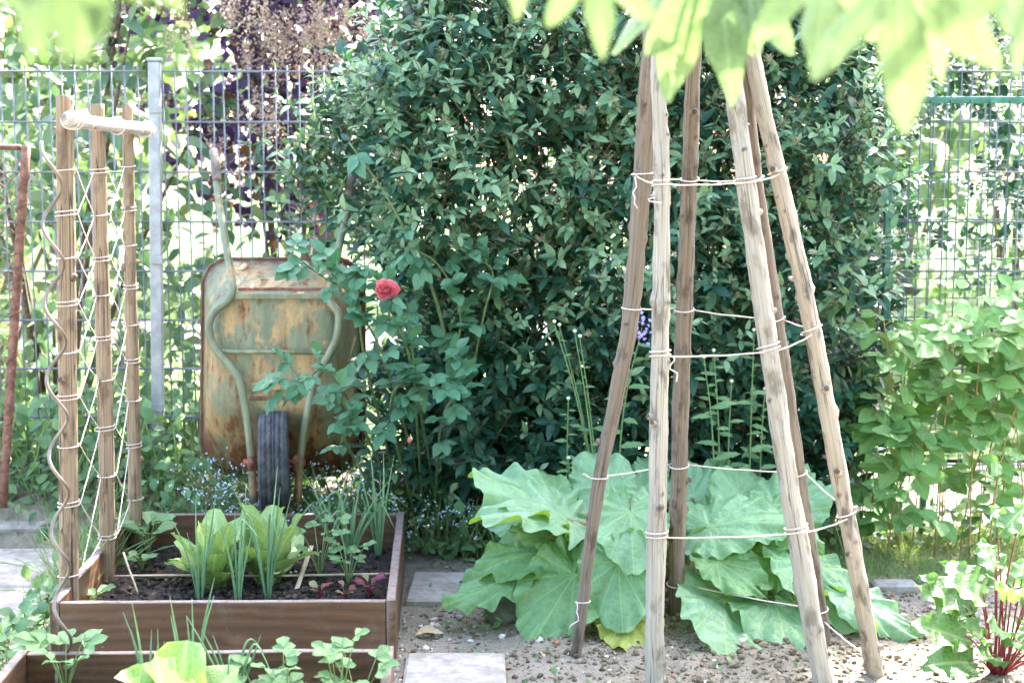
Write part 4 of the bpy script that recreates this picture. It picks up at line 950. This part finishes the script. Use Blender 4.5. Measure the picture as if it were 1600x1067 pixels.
b.add([(c.x+v.co.x*.06*(1+.15*fbm(v.co.x, v.co.y, v.co.z)), c.y+v.co.y*.05, c.z+v.co.z*.05*(1+.2*fbm(v.co.x+3, v.co.y, v.co.z))) for v in bm.verts], [tuple(q.index for q in f.verts) for f in bm.faces]); bm.free()
tag(b.build('stone', M['stone'], None, True, (c.x, c.y, 0)), 'dark rounded stone under the drooping rhubarb leaf', 'stone')

# ------------------------------------------------------------------ vegetables
def big_leaf(parent, name, mat, p, d, n, L, w, prof, seed, curl=.1, ruf=.08, fold=.2, cup=.15, rows_=12, cols_=9, rk=2.4):
    v, f, uv = blade(1, w, prof, rows_, cols_, fold, curl, ruf, rk, 0, seed, cup)
    return put(name, tmesh(name, (v, f, uv), mat), parent, p, d, n, L)
def lettuce(u, v, z, h, nl, label, seed, spread=0.5, grp='lettuces in the raised beds', w=.44):
    c = gnd(u, v, z); t = thing('lettuce', label, 'lettuce', c, grp); r = random.Random(seed)
    for i in range(nl):
        f = i/(nl-1); a = i*2.4+seed; o = V(math.cos(a), math.sin(a), 0); sp = spread*(1.15-f*.85)
        L = h*(0.72+.38*f)*r.uniform(.9, 1.08); d = o*sp+V(0, 0, 1-.25*(1-f)); n = -o*1.0+V(0, 0, sp*.8)
        big_leaf(t, 'leaf', M['lettuce'], c+o*.012+V(0, 0, -.006), d+rdir()*.12, n+rdir()*.3, L, w*r.uniform(.9, 1.1), lettuce_p, seed*31+i, r.uniform(.0, .2)+.35*(1-f), .10, .12, .14, rk=r.uniform(1.6, 3))
    b = B(); tube(b, [c+V(0, 0, -.01), c+V(0, 0, .05)], [.014, .010], 8); b.build('stalk', M['lettuce'], t); return t
lettuce(335, 922, SZ, .245, 13, 'pale green upright lettuce nearer the trellis posts in the far bed', 3, .52)
lettuce(418, 908, SZ, .27, 13, 'tallest pale green lettuce in the middle of the far bed', 5, .50)
lettuce(272, 1165, .095, .22, 15, 'rounded pale green lettuce in the front bed', 8, .75, w=.8)
def onion(u, v, z, h, nl, label, seed, spread=.28, bent=.3, cat='onion'):
    c = gnd(u, v, z); t = thing('onion_plant', label, cat, c, 'onion plants in the raised beds'); r = random.Random(seed)
    for i in range(nl):
        a = i*2.4+seed; o = V(math.cos(a), math.sin(a)*.7, 0); L = h*r.uniform(.65, 1.08); sp = spread*r.uniform(.3, 1.3)
        pts = [c+o*.006, c+o*(.006+sp*.22*L)+V(0, 0, L*.35), c+o*(.006+sp*.58*L)+V(0, 0, L*.7)]
        if r.random() < bent: pts += [pts[-1]+o*.03+V(0, 0, .02), pts[-1]+o*(.09*r.uniform(.6, 1.4))+V(r.uniform(-.02, .02), 0, -.05*r.uniform(.3, 1.6))]
        else: pts += [c+o*(sp*1.05*L)+V(r.uniform(-.01, .01), 0, L)]
        P = smooth_path(pts, 14); r0 = r.uniform(.0034, .0052); b = B(); tube(b, P, [r0*(1.0 if q < 5 else 1-.88*((q-5)/9)**1.3) for q in range(15)], 7); b.build('leaf', M['onion'], t)
    return t
onion(313, 940, SZ, .36, 6, 'tall thin onion in the far bed nearest the trellis posts', 1, .3, .1); onion(372, 943, SZ, .36, 6, 'tall onion standing right before the two lettuces', 12, .3, .1)
onion(418, 938, SZ, .40, 7, 'tall onion in front of the taller lettuce', 23, .3, .1); onion(548, 872, SZ, .30, 15, 'sprawling onion clump with bent leaves by the far plank', 4, .6, .6)
onion(592, 872, SZ, .36, 11, 'upright onion in the far corner of the trellis bed', 15, .22, .1); onion(520, 850, SZ, .27, 12, 'small onion by the back plank of the trellis bed', 26, .6, .5)
onion(235, 1130, .095, .30, 7, 'onion at the front bed beside the rounded lettuce', 7, .35, .2); onion(300, 1120, .095, .34, 7, 'onion rising behind the rounded lettuce in the front bed', 18, .3, .2); onion(365, 1120, .095, .27, 7, 'onion with drooping leaf tips in the front bed', 29, .5, .7)
SM = [tmesh('leaf', blade(1, w, pr, 7, 5, .15, cu, .05, 2, sr, 200+i, .08), M['herb']) for i, (w, pr, cu, sr) in enumerate([(.7, obov, .1, 0), (.62, ovate, .2, .05), (.8, obov, .15, .0)])]
BM = [tmesh('leaf', blade(.72, .42, obov, 7, 5, .15, .1, .08, 2, 0, 210+i, .1), M['beet']) for i in range(2)]
def seedling(u, v, z, h, nl, ls, label, seed, mes=None, stem='green_stem', name='seedling', cat='seedling', grp='small vegetable plants in the raised beds', lobed=False, base=None, spread=.8):
    c = Vector(base) if base is not None else gnd(u, v, z); t = thing(name, label, cat, c, grp); r = random.Random(seed); mes = mes or SM; sb = B()
    for i in range(nl):
        a = i*2.4+seed; o = V(math.cos(a), math.sin(a), 0); hh = h*r.uniform(.45, 1); e = c+o*hh*spread*.5+V(0, 0, hh)
        P = smooth_path([c, c.lerp(e, .5)+V(0, 0, hh*.12), e], 6); tube(sb, P, [.0022, .002, .0018, .0016, .0015, .0013, .0012], 5)
        d = o*.9+V(0, 0, .45); n = V(0, 0, 1)-o*.35+V(0, -.25, 0)
        if lobed:
            sd = d.normalized().cross(n).normalized()
            for (dd, s) in ((d, 1.0), (sd+d*.5, .8), (-sd+d*.5, .8)): put('leaf', r.choice(mes), t, e, dd, n+rdir()*.25, ls*s*r.uniform(.8, 1.15))
        else: put('leaf', r.choice(mes), t, e-o*ls*.1, d, n+rdir()*.2, ls*r.uniform(.8, 1.15))
    sb.build('stems', M[stem], t); return t
seedling(232, 868, SZ, .13, 11, .095, 'bushy spinach plant by the far trellis post', 41, name='spinach_plant', cat='spinach')
seedling(222, 892, SZ, .06, 7, .05, 'low seedling in front of the spinach', 42); seedling(285, 902, SZ, .05, 6, .05, 'small seedling beside the nearer lettuce in the far bed', 43)
seedling(150, 945, SZ, .06, 6, .055, 'small seedling behind the near corner plank of the trellis bed', 44); seedling(500, 905, SZ, .20, 9, .04, 'leafy celery plant near the white label stick', 45, lobed=True, name='celery_plant', cat='celery')
seedling(545, 915, SZ, .17, 9, .042, 'leafy celery plant behind the beet seedlings', 46, lobed=True, name='celery_plant', cat='celery'); seedling(455, 885, SZ, .05, 6, .05, 'small seedling between lettuce and label stick', 47)
seedling(500, 935, SZ, .05, 6, .05, 'red-leaved beet seedling near the label stick', 48, BM, 'red_stem', 'beet_plant', 'beet'); seedling(578, 935, SZ, .07, 8, .055, 'red and green beet seedling by the side plank', 49, BM, 'red_stem', 'beet_plant', 'beet')
seedling(540, 940, SZ, .05, 6, .045, 'red beet seedling between the other two beets', 50, BM, 'red_stem', 'beet_plant', 'beet')
seedling(408, 1130, .095, .18, 7, .05, 'celery seedling next to the onions in the front bed', 51, lobed=True, name='celery_plant', cat='celery'); seedling(445, 1130, .095, .17, 6, .045, 'celery seedling in the middle of the front bed', 52, lobed=True, name='celery_plant', cat='celery')
seedling(530, 1130, .095, .23, 6, .045, 'tall thin celery seedling in the front bed', 53, lobed=True, name='celery_plant', cat='celery', spread=.4); seedling(560, 1125, .095, .19, 6, .055, 'celery seedling at the corner of the front bed', 54, lobed=True, name='celery_plant', cat='celery')
seedling(98, 1120, .095, .22, 8, .06, 'young tomato plant at the foot of the spiral stake', 55, lobed=True, name='tomato_plant', cat='tomato plant', base=V(px(103, 1085, 3.55).x, 3.55, .095))
# sticks lying and standing in the far bed
def stick(name, a, c, r, label, cat, mat='stick', flat=False):
    b = B()
    if flat:
        z = (c-a).normalized(); x = V(1, 0, 0); x = (x-z*x.dot(z)).normalized(); y = z.cross(x); box(b, (a+c)/2, r*2, .002, (c-a).length, Matrix((x, y, z)).transposed(), .0005)
    else: tube(b, [a.lerp(c, i/8)+V(0, 0, .002*math.sin(i)) for i in range(9)], r, 7)
    return tag(b.build(name, M[mat], None, True, a), label, cat)
stick('bamboo_cane', gnd(178, 900, SZ+.03), gnd(612, 897, SZ+.03), .0042, 'thin bamboo cane lying across the trellis bed', 'cane')
stick('plant_label', gnd(458, 937, SZ-.01), px(487, 852, 4.75), .0075, 'white wooden label stick leaning in the trellis bed', 'plant label', 'stick', True)
stick('dry_stalk', gnd(216, 928, SZ), px(193, 864, 4.55), .0035, 'short dry stalk standing before the spinach', 'stalk')
# chard
ch = gnd(1560, 1050); cht = thing('chard_plant', 'crinkled green chard with red stems at the edge of the garden', 'chard', ch)
for i in range(28):
    a = i*2.4+.6; o = V(math.cos(a), math.sin(a)*.9-(.8 if i < 13 else 0), 0).normalized(); f = i/27; hh = .05+.32*f*U(.75, 1.05); sp = .12*(1.15-f*.8); e = ch+o*sp+V(0, 0, hh)
    if i > 25: e = ch+V(-.03+.06*(i-26), -.02, .44)
    b = B(); tube(b, smooth_path([ch+o*.02, ch.lerp(e, .55)+V(0, 0, .02)+o*.01, e], 8), [.0036-.0018*q/8 for q in range(9)], 7); b.build('stem', M['red_stem'], cht)
    big_leaf(cht, 'leaf', M['chard'], e-(e-ch).normalized()*.03, o*.7+V(0, 0, .9-.7*(1-f)), V(0, -.75, .6)-o*.5, U(.12, .20)*(1-.25*(f > .85)), .62, ovate, 300+i, U(.1, .45), .15, .12, .1, 16, 9, 3.6)

# ------------------------------------------------------------------ flower stems before the shrub
hb_me = [tmesh('leaf', blade(1, w, lance, 9, 5, .15, cu, .06, 2.4, .12, 400+i), M['herb']) for i, (w, cu) in enumerate([(.30, .25), (.26, .4)])]
def herb(label, stems, nlf, size, seed, flower=None, grp='tall flower stems before the shrub'):
    c = stems[0][0]; t = thing('flower_stem', label, 'flower', V(c.x, c.y, 0), grp); sb = B(); r = random.Random(seed)
    for (a, e, bow) in stems:
        P = smooth_path([V(a.x, a.y, 0), a.lerp(e, .4)+V(bow, 0, .0), e], 20); tube(sb, P, [.0042-.0022*i/20 for i in range(21)], 6)
        for i in range(4, 20):
            if r.random() > nlf: continue
            an = i*2.4; o = V(math.cos(an), math.sin(an), 0); put('leaf', r.choice(hb_me), t, P[i], o+V(0, -.15, .25), V(0, -.75, .65)-o*.2, size*(1.35-.9*i/20)*r.uniform(.8, 1.2))
        if flower is None:
            b = B(); tube(b, [e, e+V(0, 0, .006), e+V(0, 0, .011), e+V(0, 0, .013)], [.003, .0075, .006, .002], 8); b.build('bud', M['bud'], t)
        else:
            for _ in range(26):
                q = e+V(r.gauss(0, .014), r.gauss(-.008, .01), r.gauss(.0, .026)); put('petal', flower, t, q, rdir(.3), V(0, -.8, .5), .016)
    sb.build('stem', M['herb_stem'], t)
def st(u0, v0, u1, v1, Y, bow=0.0): return (px(u0, v0, Y), px(u1, v1, Y), bow)
herb('bowed bare flower stem with round bud left of the teepee', [st(955, 740, 866, 505, 4.98, -.03), st(955, 740, 874, 510, 5.0, -.03)], .35, .05, 1)
herb('pair of thin budded stems close beside the teepee pole', [st(948, 740, 898, 520, 4.96, -.02), st(950, 745, 906, 528, 4.97, -.02)], .4, .05, 2)
phl = tmesh('petal', blade(1, .8, obov, 3, 3, .1, .1), M['phlox'])
herb('leafy stem topped with violet flowers behind the teepee', [st(960, 750, 1003, 512, 4.95, -.01)], .95, .10, 3, phl)
for k, (u0, u1, v1, lb) in enumerate([(1122, 1100, 560, 'first budded flower stem right of the dark teepee pole'), (1128, 1115, 550, 'second budded flower stem, tallest of its close pair'), (1135, 1143, 598, 'short budded flower stem in the middle of the group'), (1170, 1178, 518, 'tallest leafy flower stem between the dark and thick poles'), (1185, 1195, 610, 'flower stem half hidden by the thick teepee pole')]):
    herb(lb, [st(u0, 760, u1, v1, 4.98+.02*k, 0)], .8, .085, 10+k)
herb('short feathery flower stem low before the dark shrub', [st(890, 770, 888, 718, 4.95, 0), st(885, 770, 888, 625, 5.0, 0)], .8, .06, 21)

# ------------------------------------------------------------------ forget-me-nots, weeds, grass
fm, ff, fs_ = Mass(OT), Mass([stem_tpl(5, 1.0)]), Mass([scaled_stem(.006, .1), scaled_stem(.006, -.12)])
fv, ffc, fu = blade(1, 1, ovate, 2, 3); ff = Mass([(fv, ffc, fu)])
def bankz(x, y): return ground_z(x, y)
for _ in range(300):
    x = U(-1.25, .05); y = U(5.12, 5.36)+.1*R_.random(); z0 = bankz(x, y); h = U(.10, .24)*(0.8 if x > -.4 else 1)
    d = V(U(-.35, .35), U(-.35, .1), 1).normalized(); fs_.put(R_.randrange(2), (x, y, z0), d, rdir(), h); e = V(x, y, z0)+d*h
    for k in range(3):
        d2 = (d+rdir()*.7).normalized(); fs_.put(0, e-d*h*.25, d2, rdir(), h*.45); e2 = e-d*h*.25+d2*h*.45
        for q in range(5): fm.put(0, e2-d2*(.012*q+.01), rdir(.3), V(0, -.4, .8), .006)
        for q in range(1 if k else 2):
            c_ = e2+rdir()*.006
            for w in range(3): ff.put(0, c_, rdir(), V(0, -.7, .7), .0052)
    for k in range(3): fm.put(R_.randrange(3), V(x, y, z0)+d*h*U(.1, .5), rdir(.2), V(0, -.3, 1), U(.02, .045))
fg = thing('forget_me_nots', 'drift of small pale blue forget-me-nots behind the bed', 'flowers', (-.6, 5.25, 0)); fg['kind'] = 'stuff'
fm.build('foliage', M['herb'], fg); ff.build('blossoms', M['myosotis'], fg); fs_.build('stems', M['green_stem'], fg)
wd, wst = Mass(OT), Mass([scaled_stem(.02, .1)])
def weeds(n, fx, zr, smin, smax, up=.35):
    for _ in range(n):
        x, y = fx(); z0 = bankz(x, y); z = z0+U(*zr)**1.0; wd.put(R_.randrange(3), (x, y, z), rdir(up), V(U(-.4, .4), -.5, .9), U(smin, smax)); 
        if R_.random() < .5: wst.put(0, (x, y, z0), V(U(-.1, .1), U(-.1, .1), max(.02, z-z0)).normalized(), rdir(), max(.02, z-z0))
weeds(950, lambda: (U(-2.35, -1.3), U(5.42, 6.3)), (.0, .34), .04, .085); weeds(700, lambda: (U(-1.6, -.40), U(5.22, 5.68)), (.0, .18), .03, .07); weeds(260, lambda: (U(-2.3, -1.45), U(5.3, 5.55)), (.0, .10), .03, .06)
weeds(420, lambda: (U(-.5, 1.3), U(5.1, 5.5)), (.0, .26), .03, .07); weeds(260, lambda: (U(1.15, 2.0), U(5.2, 5.6)), (.0, .14), .03, .06)
weeds(300, lambda: (-1.46+R_.gauss(0, .06), U(3.6, 4.9)), (.0, .16), .03, .06); weeds(60, lambda: (U(-.1, 1.5), U(3.5, 4.1)), (.0, .02), .012, .03)
weeds(70, lambda: (R_.gauss(-.12, .12), U(4.3, 5.3)), (.0, .03), .012, .035)
wg = thing('ground_weeds', 'low leafy weeds growing along the fence and path', 'weeds', (-1.4, 5.2, 0)); wg['kind'] = 'stuff'
wd.build('leaves', M['weed'], wg); wst.build('stems', M['green_stem'], wg)
GT = [blade(1, .035, grassp, 5, 3, .2, cu, 0) for cu in (.1, .3, .6)]
gm = Mass(GT)
def tuft(c, n, h, sp):
    for _ in range(n): gm.put(R_.randrange(3), c+V(R_.gauss(0, .02), R_.gauss(0, .02), 0), V(R_.gauss(0, sp), R_.gauss(0, sp), 1), rdir(.4), h*U(.5, 1.15))
for k in range(26): tuft(V(-1.47+R_.gauss(0, .05)-.0, U(4.5, 5.25), 0), 14, .25, .5)
for k in range(34): x_, y_ = U(-1.5, -.35), U(5.2, 5.4); tuft(V(x_, y_, ground_z(x_, y_)), 7, .2, .35)
for k in range(4): tuft(gnd(130+U(-30, 30), 880), 10, .3, .7)
gw = gm.build('long_grass', M['grass']); tag(gw, 'long arching grass blades between path and raised bed', 'grass', None, 'stuff')
gm = Mass([blade(1, .06, grassp, 3, 3, .2, cu, 0) for cu in (.1, .35)])
for _ in range(26000):
    p = gnd(U(1230, 1660), U(826, 918)); 
    if R_.random() < .35+.5*fbm(p.x*4, p.y*4, 2)+.2: gm.put(R_.randrange(2), (p.x, p.y, ground_z(p.x, p.y)-.003), V(R_.gauss(0, .6), R_.gauss(0, .6), 1), rdir(.5), U(.025, .075))
gl = gm.build('lawn_grass', M['grass']); tag(gl, 'short patchy lawn grass beside the raspberry bush', 'grass', None, 'stuff')
lit = Mass(HT)
for _ in range(170):
    x, y = U(-.3, 1.8), U(3.5, 5.3); lit.put(R_.randrange(4), (x, y, ground_z(x, y)+.006), V(U(-1, 1), U(-1, 1), U(-.1, .2)), V(U(-.5, .5), U(-.5, .5), 1), U(.012, .045))
tag(lit.build('leaf_litter', M['dry_leaf']), 'scattered small dry leaves on the bare soil', 'litter', None, 'stuff')
# curled dry leaf and edging stones
v_, f_, u_ = blade(1, .42, lance, 8, 5, .9, .1, .06, 1.5, 0, 5); dl_ = bpy.data.objects.new('dry_leaf', tmesh('dry_leaf', (v_, f_, u_), M['dry_leaf'])); link(dl_)
p = gnd(650, 997); dl_.matrix_basis = Matrix.Translation(p+V(0, 0, .012)) @ Matrix(frame((1, .25, .02), (0, -.3, 1)).tolist()).to_4x4() @ Matrix.Scale(.095, 4); tag(dl_, 'curled dry tan leaf on the bare soil path', 'leaf')
for k, (u0, u1, v, lb) in enumerate([(1362, 1432, 922, 'flat tan edging stone between soil and lawn'), (1445, 1500, 926, 'short flat edging stone nearest the chard')]):
    a, c = gnd(u0, v), gnd(u1, v); b = B(); box(b, ((a.x+c.x)/2, a.y, .008), c.x-a.x, .07, .05, Matrix.Rotation(.04*k, 3, 'Z'), .01); tag(b.build('edging_stone', M['slab'], None, False, ((a.x+c.x)/2, a.y, 0)), lb, 'stone')

# ------------------------------------------------------------------ shrubs and trees beyond the fence
def bush(name, label, c, rad, n, tpl, mat, smin, smax, nparts=0, dens=None, cat='shrub', up=.0, trunk='twig', nbr=10, droop=-.1):
    t = thing(name, label, cat, V(c[0], c[1], 0)); ms = Mass(tpl); mes = [tmesh('leaf', q, M[mat]) for q in tpl]; pts = []
    tr = 0
    while len(pts) < n and tr < n*30:
        tr += 1; q = rdir()*(R_.random()**.4); p = V(c[0]+q.x*rad[0], c[1]+q.y*rad[1], c[2]+q.z*rad[2])
        if p.z < .05 or fbm(p.x*2.2, p.y*2.2, p.z*2.2) > .16+(0 if dens is None else dens): continue
        pts.append(p)
    pts.sort(key=lambda p: p.y)
    for i, p in enumerate(pts):
        o = (p-Vector(c)); d = o*.6+rdir()*.8+V(0, -.1, droop); nn = V(0, -.4, .8)+rdir()*.6; s = U(smin, smax); k = R_.randrange(len(tpl))
        if i < nparts: put('leaf', mes[k], t, p, d, nn, s)
        else: ms.put(k, p, d, nn, s)
    ms.build('foliage', M[mat], t)['kind'] = 'stuff'
    b = B(); base = V(c[0], c[1], -.03)
    for k in range(nbr):
        p2 = pts[R_.randrange(len(pts))]; P = smooth_path([base+V(U(-.06, .06), U(-.06, .06), 0), base.lerp(p2, .4)+V(0, 0, .12), p2], 10); r0 = .006+.010*rad[2]
        tube(b, P, [r0*(1-.8*i/10) for i in range(11)], 6)
    b.build('branches', M[trunk], t); return t, pts
BTp = [blade(1, w, ovate, 4, 3, fo, cu, .03, 1.2, 0, 500+i) for i, (w, fo, cu) in enumerate([(.45, .2, .1), (.5, .1, .25), (.4, .3, .05)])]
FTp = [blade(1, .6, ovate, 2, 3, .2, .1)]
RTp = [blade(1, w, ovate, 4, 3, fo, cu, .02, 1.2, 0, 520+i) for i, (w, fo, cu) in enumerate([(.85, .1, .1), (.9, .05, .2)])]
bush('leafy_shrub', 'loose pale green shrub behind the fence left of the post', (-2.2, 6.75, 1.6), (.9, .5, 1.8), 1500, BTp, 'shrub', .08, .15, 160, .05)
sb_, spts = bush('smoke_bush', 'dark purple smoke bush with pale fluffy plumes behind the fence', (-1.1, 7.0, 2.35), (.9, .5, 1.3), 8000, RTp, 'smoke', .032, .066, 250, -.03)
pm = Mass(FTp)
for (u, v, n_) in [(470, 30, 9), (520, 60, 8), (430, 60, 8), (400, 20, 6), (500, 95, 6), (545, 30, 6), (450, 95, 6), (350, 25, 4), (410, 110, 5), (380, 180, 5), (430, 200, 5), (290, 60, 4), (480, 200, 4), (330, 230, 3)]:
    for k in range(n_):
        c0 = px(u+U(-28, 28), v+U(-24, 24), 6.5+U(-.1, .2)); ax_ = V(U(-.5, .5), -.3, 1).normalized()
        for q in range(75):
            p = c0+ax_*U(-.06, .08)+rdir()*U(.0, .045); pm.put(0, p, rdir(), rdir(), U(.008, .02))
pm.build('plumes', M['plume'], sb_)['kind'] = 'stuff'
bush('low_shrub', 'low green shrub behind the wheelbarrow and fence', (-1.15, 6.7, .75), (.85, .4, .75), 1000, BTp, 'shrub', .06, .11, 60, .1)
bush('far_shrub', 'sunlit yellow-green shrub beyond the fence by the mesh frame', (2.9, 8.2, 1.2), (.9, .6, 1.2), 700, BTp, 'far', .08, .15, 40, .1)
bush('far_shrub', 'sunlit yellow-green shrub beyond the fence by the rusty frame', (-3.2, 8.6, 1.3), (1.0, .7, 1.4), 800, BTp, 'far', .08, .15, 40, .1)
FT = [blade(1, .6, ovate, 3, 3, .2, .1)]
def tree(x, y, h, r, label, n=1500):
    t, _ = bush('garden_tree', label, (x, y, h*.62), (r, r, h*.42), n, FT, 'far', .16, .32, 0, .12, 'tree', 0, 'twig', 7)
    b = B(); tube(b, smooth_path([V(x, y, -.05), V(x+U(-.1, .1), y, h*.3), V(x+U(-.2, .2), y, h*.75)], 10), [.03*h*(1-.06*i) for i in range(11)], 9); b.build('trunk', M['twig'], t); t['group'] = 'trees beyond the fence'
tree(-3.9, 12.5, 5.0, 1.7, 'nearest sunlit tree beyond the lawn, behind the fence post'); tree(3.0, 12.0, 5.2, 1.7, 'nearest sunlit tree behind the raspberry and mesh frame'); tree(-5.6, 15.5, 6.0, 2.3, 'sunlit tree beyond the lawn, seen behind the rusty frame'); tree(-2.3, 17.5, 6.8, 2.3, 'sunlit tree far behind the purple smoke bush')
tree(4.4, 16, 6.2, 2.2, 'sunlit tree far behind the green mesh frame'); tree(7.2, 19, 6.5, 2.4, 'farthest sunlit tree at the edge beyond the mesh frame'); tree(.9, 19, 7, 2.6, 'sunlit tree far behind the evergreen shrub')

# ------------------------------------------------------------------ overhanging tree: bough above the camera, leaves dipping into the picture, unseen crown added to cut light
ot = thing('overhanging_tree', 'overhanging tree with big lobed leaves dipping into the top', 'tree', (2.9, 1.7, 0))
def lobed_leaf(seed, lobes=5):
    r = random.Random(seed); nth, nr_ = 90, 6; vs, uv = [], []
    ang = [0, .72, -.72, 1.5, -1.5]; amp = [1.0, .84, .84, .58, .58]
    for i in range(nr_+1):
        rho = i/nr_
        for j in range(nth+1):
            th = -2.75+5.5*j/nth; R = .30
            for a, m_ in zip(ang, amp):
                q = abs(th-a); R = max(R, m_*max(0, 1-q/.50)**.72*(1+.0))
            R = max(R, .40*math.cos(th*.4)); R *= 1+.035*math.sin(th*22+seed)*(rho > .9)
            x, y = math.sin(th)*R*rho, math.cos(th)*R*rho
            z = -.22*(y*y if y > 0 else 0)-.30*x*x+.05*math.sin(5*th+seed)*rho**2+.03*fbm(x*4+seed, y*4)
            vs.append((x, y, z)); uv.append((x, y))
    k = nth+1; return np.array(vs), [(i*k+j, i*k+j+1, (i+1)*k+j+1, (i+1)*k+j) for i in range(nr_) for j in range(nth)], np.array(uv)
LB = [lobed_leaf(s) for s in range(3)]; LBm = [tmesh('leaf', q, M['bough']) for q in LB]
FL = [  # base px, tip px, depth, normal
    ((1405, -40, 1.62), (1421, 185, 1.52), (-.15, -.75, .6)), ((1500, -60, 1.75), (1560, 90, 1.66), (.3, -.6, .7)), ((1300, -70, 1.72), (1262, 95, 1.62), (-.4, -.6, .7)), ((1590, -60, 1.55), (1615, 110, 1.5), (.3, -.7, .6)), ((1440, -80, 1.85), (1490, 120, 1.82), (.0, -.5, .85)),
    ((1120, -55, 2.15), (1155, 148, 2.05), (.1, -.7, .65)), ((1085, -45, 2.2), (1030, 138, 2.1), (-.3, -.65, .7)), ((1110, -60, 2.3), (1065, 70, 2.25), (-.1, -.6, .75)), ((1160, -50, 2.15), (1200, 80, 2.1), (.35, -.65, .65)), ((1150, -70, 2.3), (1185, 40, 2.2), (.4, -.6, .7)),
    ((930, -60, 1.5), (945, 78, 1.45), (0, -.7, .7)), ((60, -130, 1.08), (25, 82, 1.05), (-.2, -.7, .65)), ((130, -120, 1.1), (165, 55, 1.07), (.3, -.7, .65)), ((0, -110, 1.15), (-60, 60, 1.1), (-.4, -.6, .7)), ((95, -150, 1.0), (88, 88, .97), (0, -.75, .65)), ((150, -140, 1.12), (118, 70, 1.05), (.1, -.7, .7)), ((30, -130, 1.2), (55, 70, 1.15), (-.1, -.7, .7)), ((820, -80, 1.6), (805, 20, 1.55), (0, -.6, .8))]
for k, (a, c, n_) in enumerate(FL):
    A, C = px(*a), px(*c); put('leaf', LBm[k % 3], ot, A, C-A, n_, (C-A).length*.98)
ob = Mass(LB); tb = B()
hubs = [V(.9, 1.7, 2.05), V(.42, 2.2, 2.2), V(-.45, 1.1, 1.95), V(.2, 1.5, 2.05), V(1.6, 1.8, 2.5)]
for h_ in hubs:
    tube(tb, smooth_path([V(2.6, 1.75, 2.9), V(1.6, 1.8, 2.6) if h_.x < 1.5 else V(2.2, 1.8, 2.75), h_], 12), [.03-.002*i for i in range(13)], 7)
for k, (a, c, n_) in enumerate(FL):
    A = px(*a); h_ = min(hubs, key=lambda q: (q-A).length); tube(tb, smooth_path([h_, h_.lerp(A, .5)+V(0, 0, .04), A], 6), .0035, 5)
tb.build('branches', M['twig'], ot)
b = B(); tube(b, smooth_path([V(2.9, 1.7, -.1), V(2.85, 1.72, 1.2), V(2.6, 1.75, 2.9), V(2.3, 1.9, 4.2)], 20), [.13-.004*i for i in range(21)], 12, True, 0, None, .1, 3); b.build('trunk', M['twig'], ot)
CR = [((2.3, .9, 3.7), (1.3, 1.3, .8), 150), ((-1.3, 1.8, 4.2), (1.3, 1.0, .6), 60), ((.42, 2.9, 4.0), (.5, .45, .35), 34)]  # last clump added out of view to shade the upper-left leaves
SKY_BLOCKER = ((.4, -2.1, 2.9), (4.8, 1.7, 2.7), 1400)  # unseen crown behind the camera, added to block frontal sky light
for c, r, n in CR:
    for _ in range(n):
        q = rdir()*(R_.random()**.4); p = V(c[0]+q.x*r[0], c[1]+q.y*r[1], c[2]+q.z*r[2]); ob.put(R_.randrange(3), p, V(U(-1, 1), U(-1, 1), -.6), rdir(.8), U(.14, .24))
for _ in range(SKY_BLOCKER[2]):
    c, r = SKY_BLOCKER[0], SKY_BLOCKER[1]; q = rdir()*(R_.random()**.35); ob.put(R_.randrange(3), V(c[0]+q.x*r[0], c[1]+q.y*r[1], max(.3, c[2]+q.z*r[2])), V(U(-1, 1), U(-1, 1), -.8), rdir(.6), U(.26, .42))
o = ob.build('foliage', M['bough'], ot); o['kind'] = 'stuff'
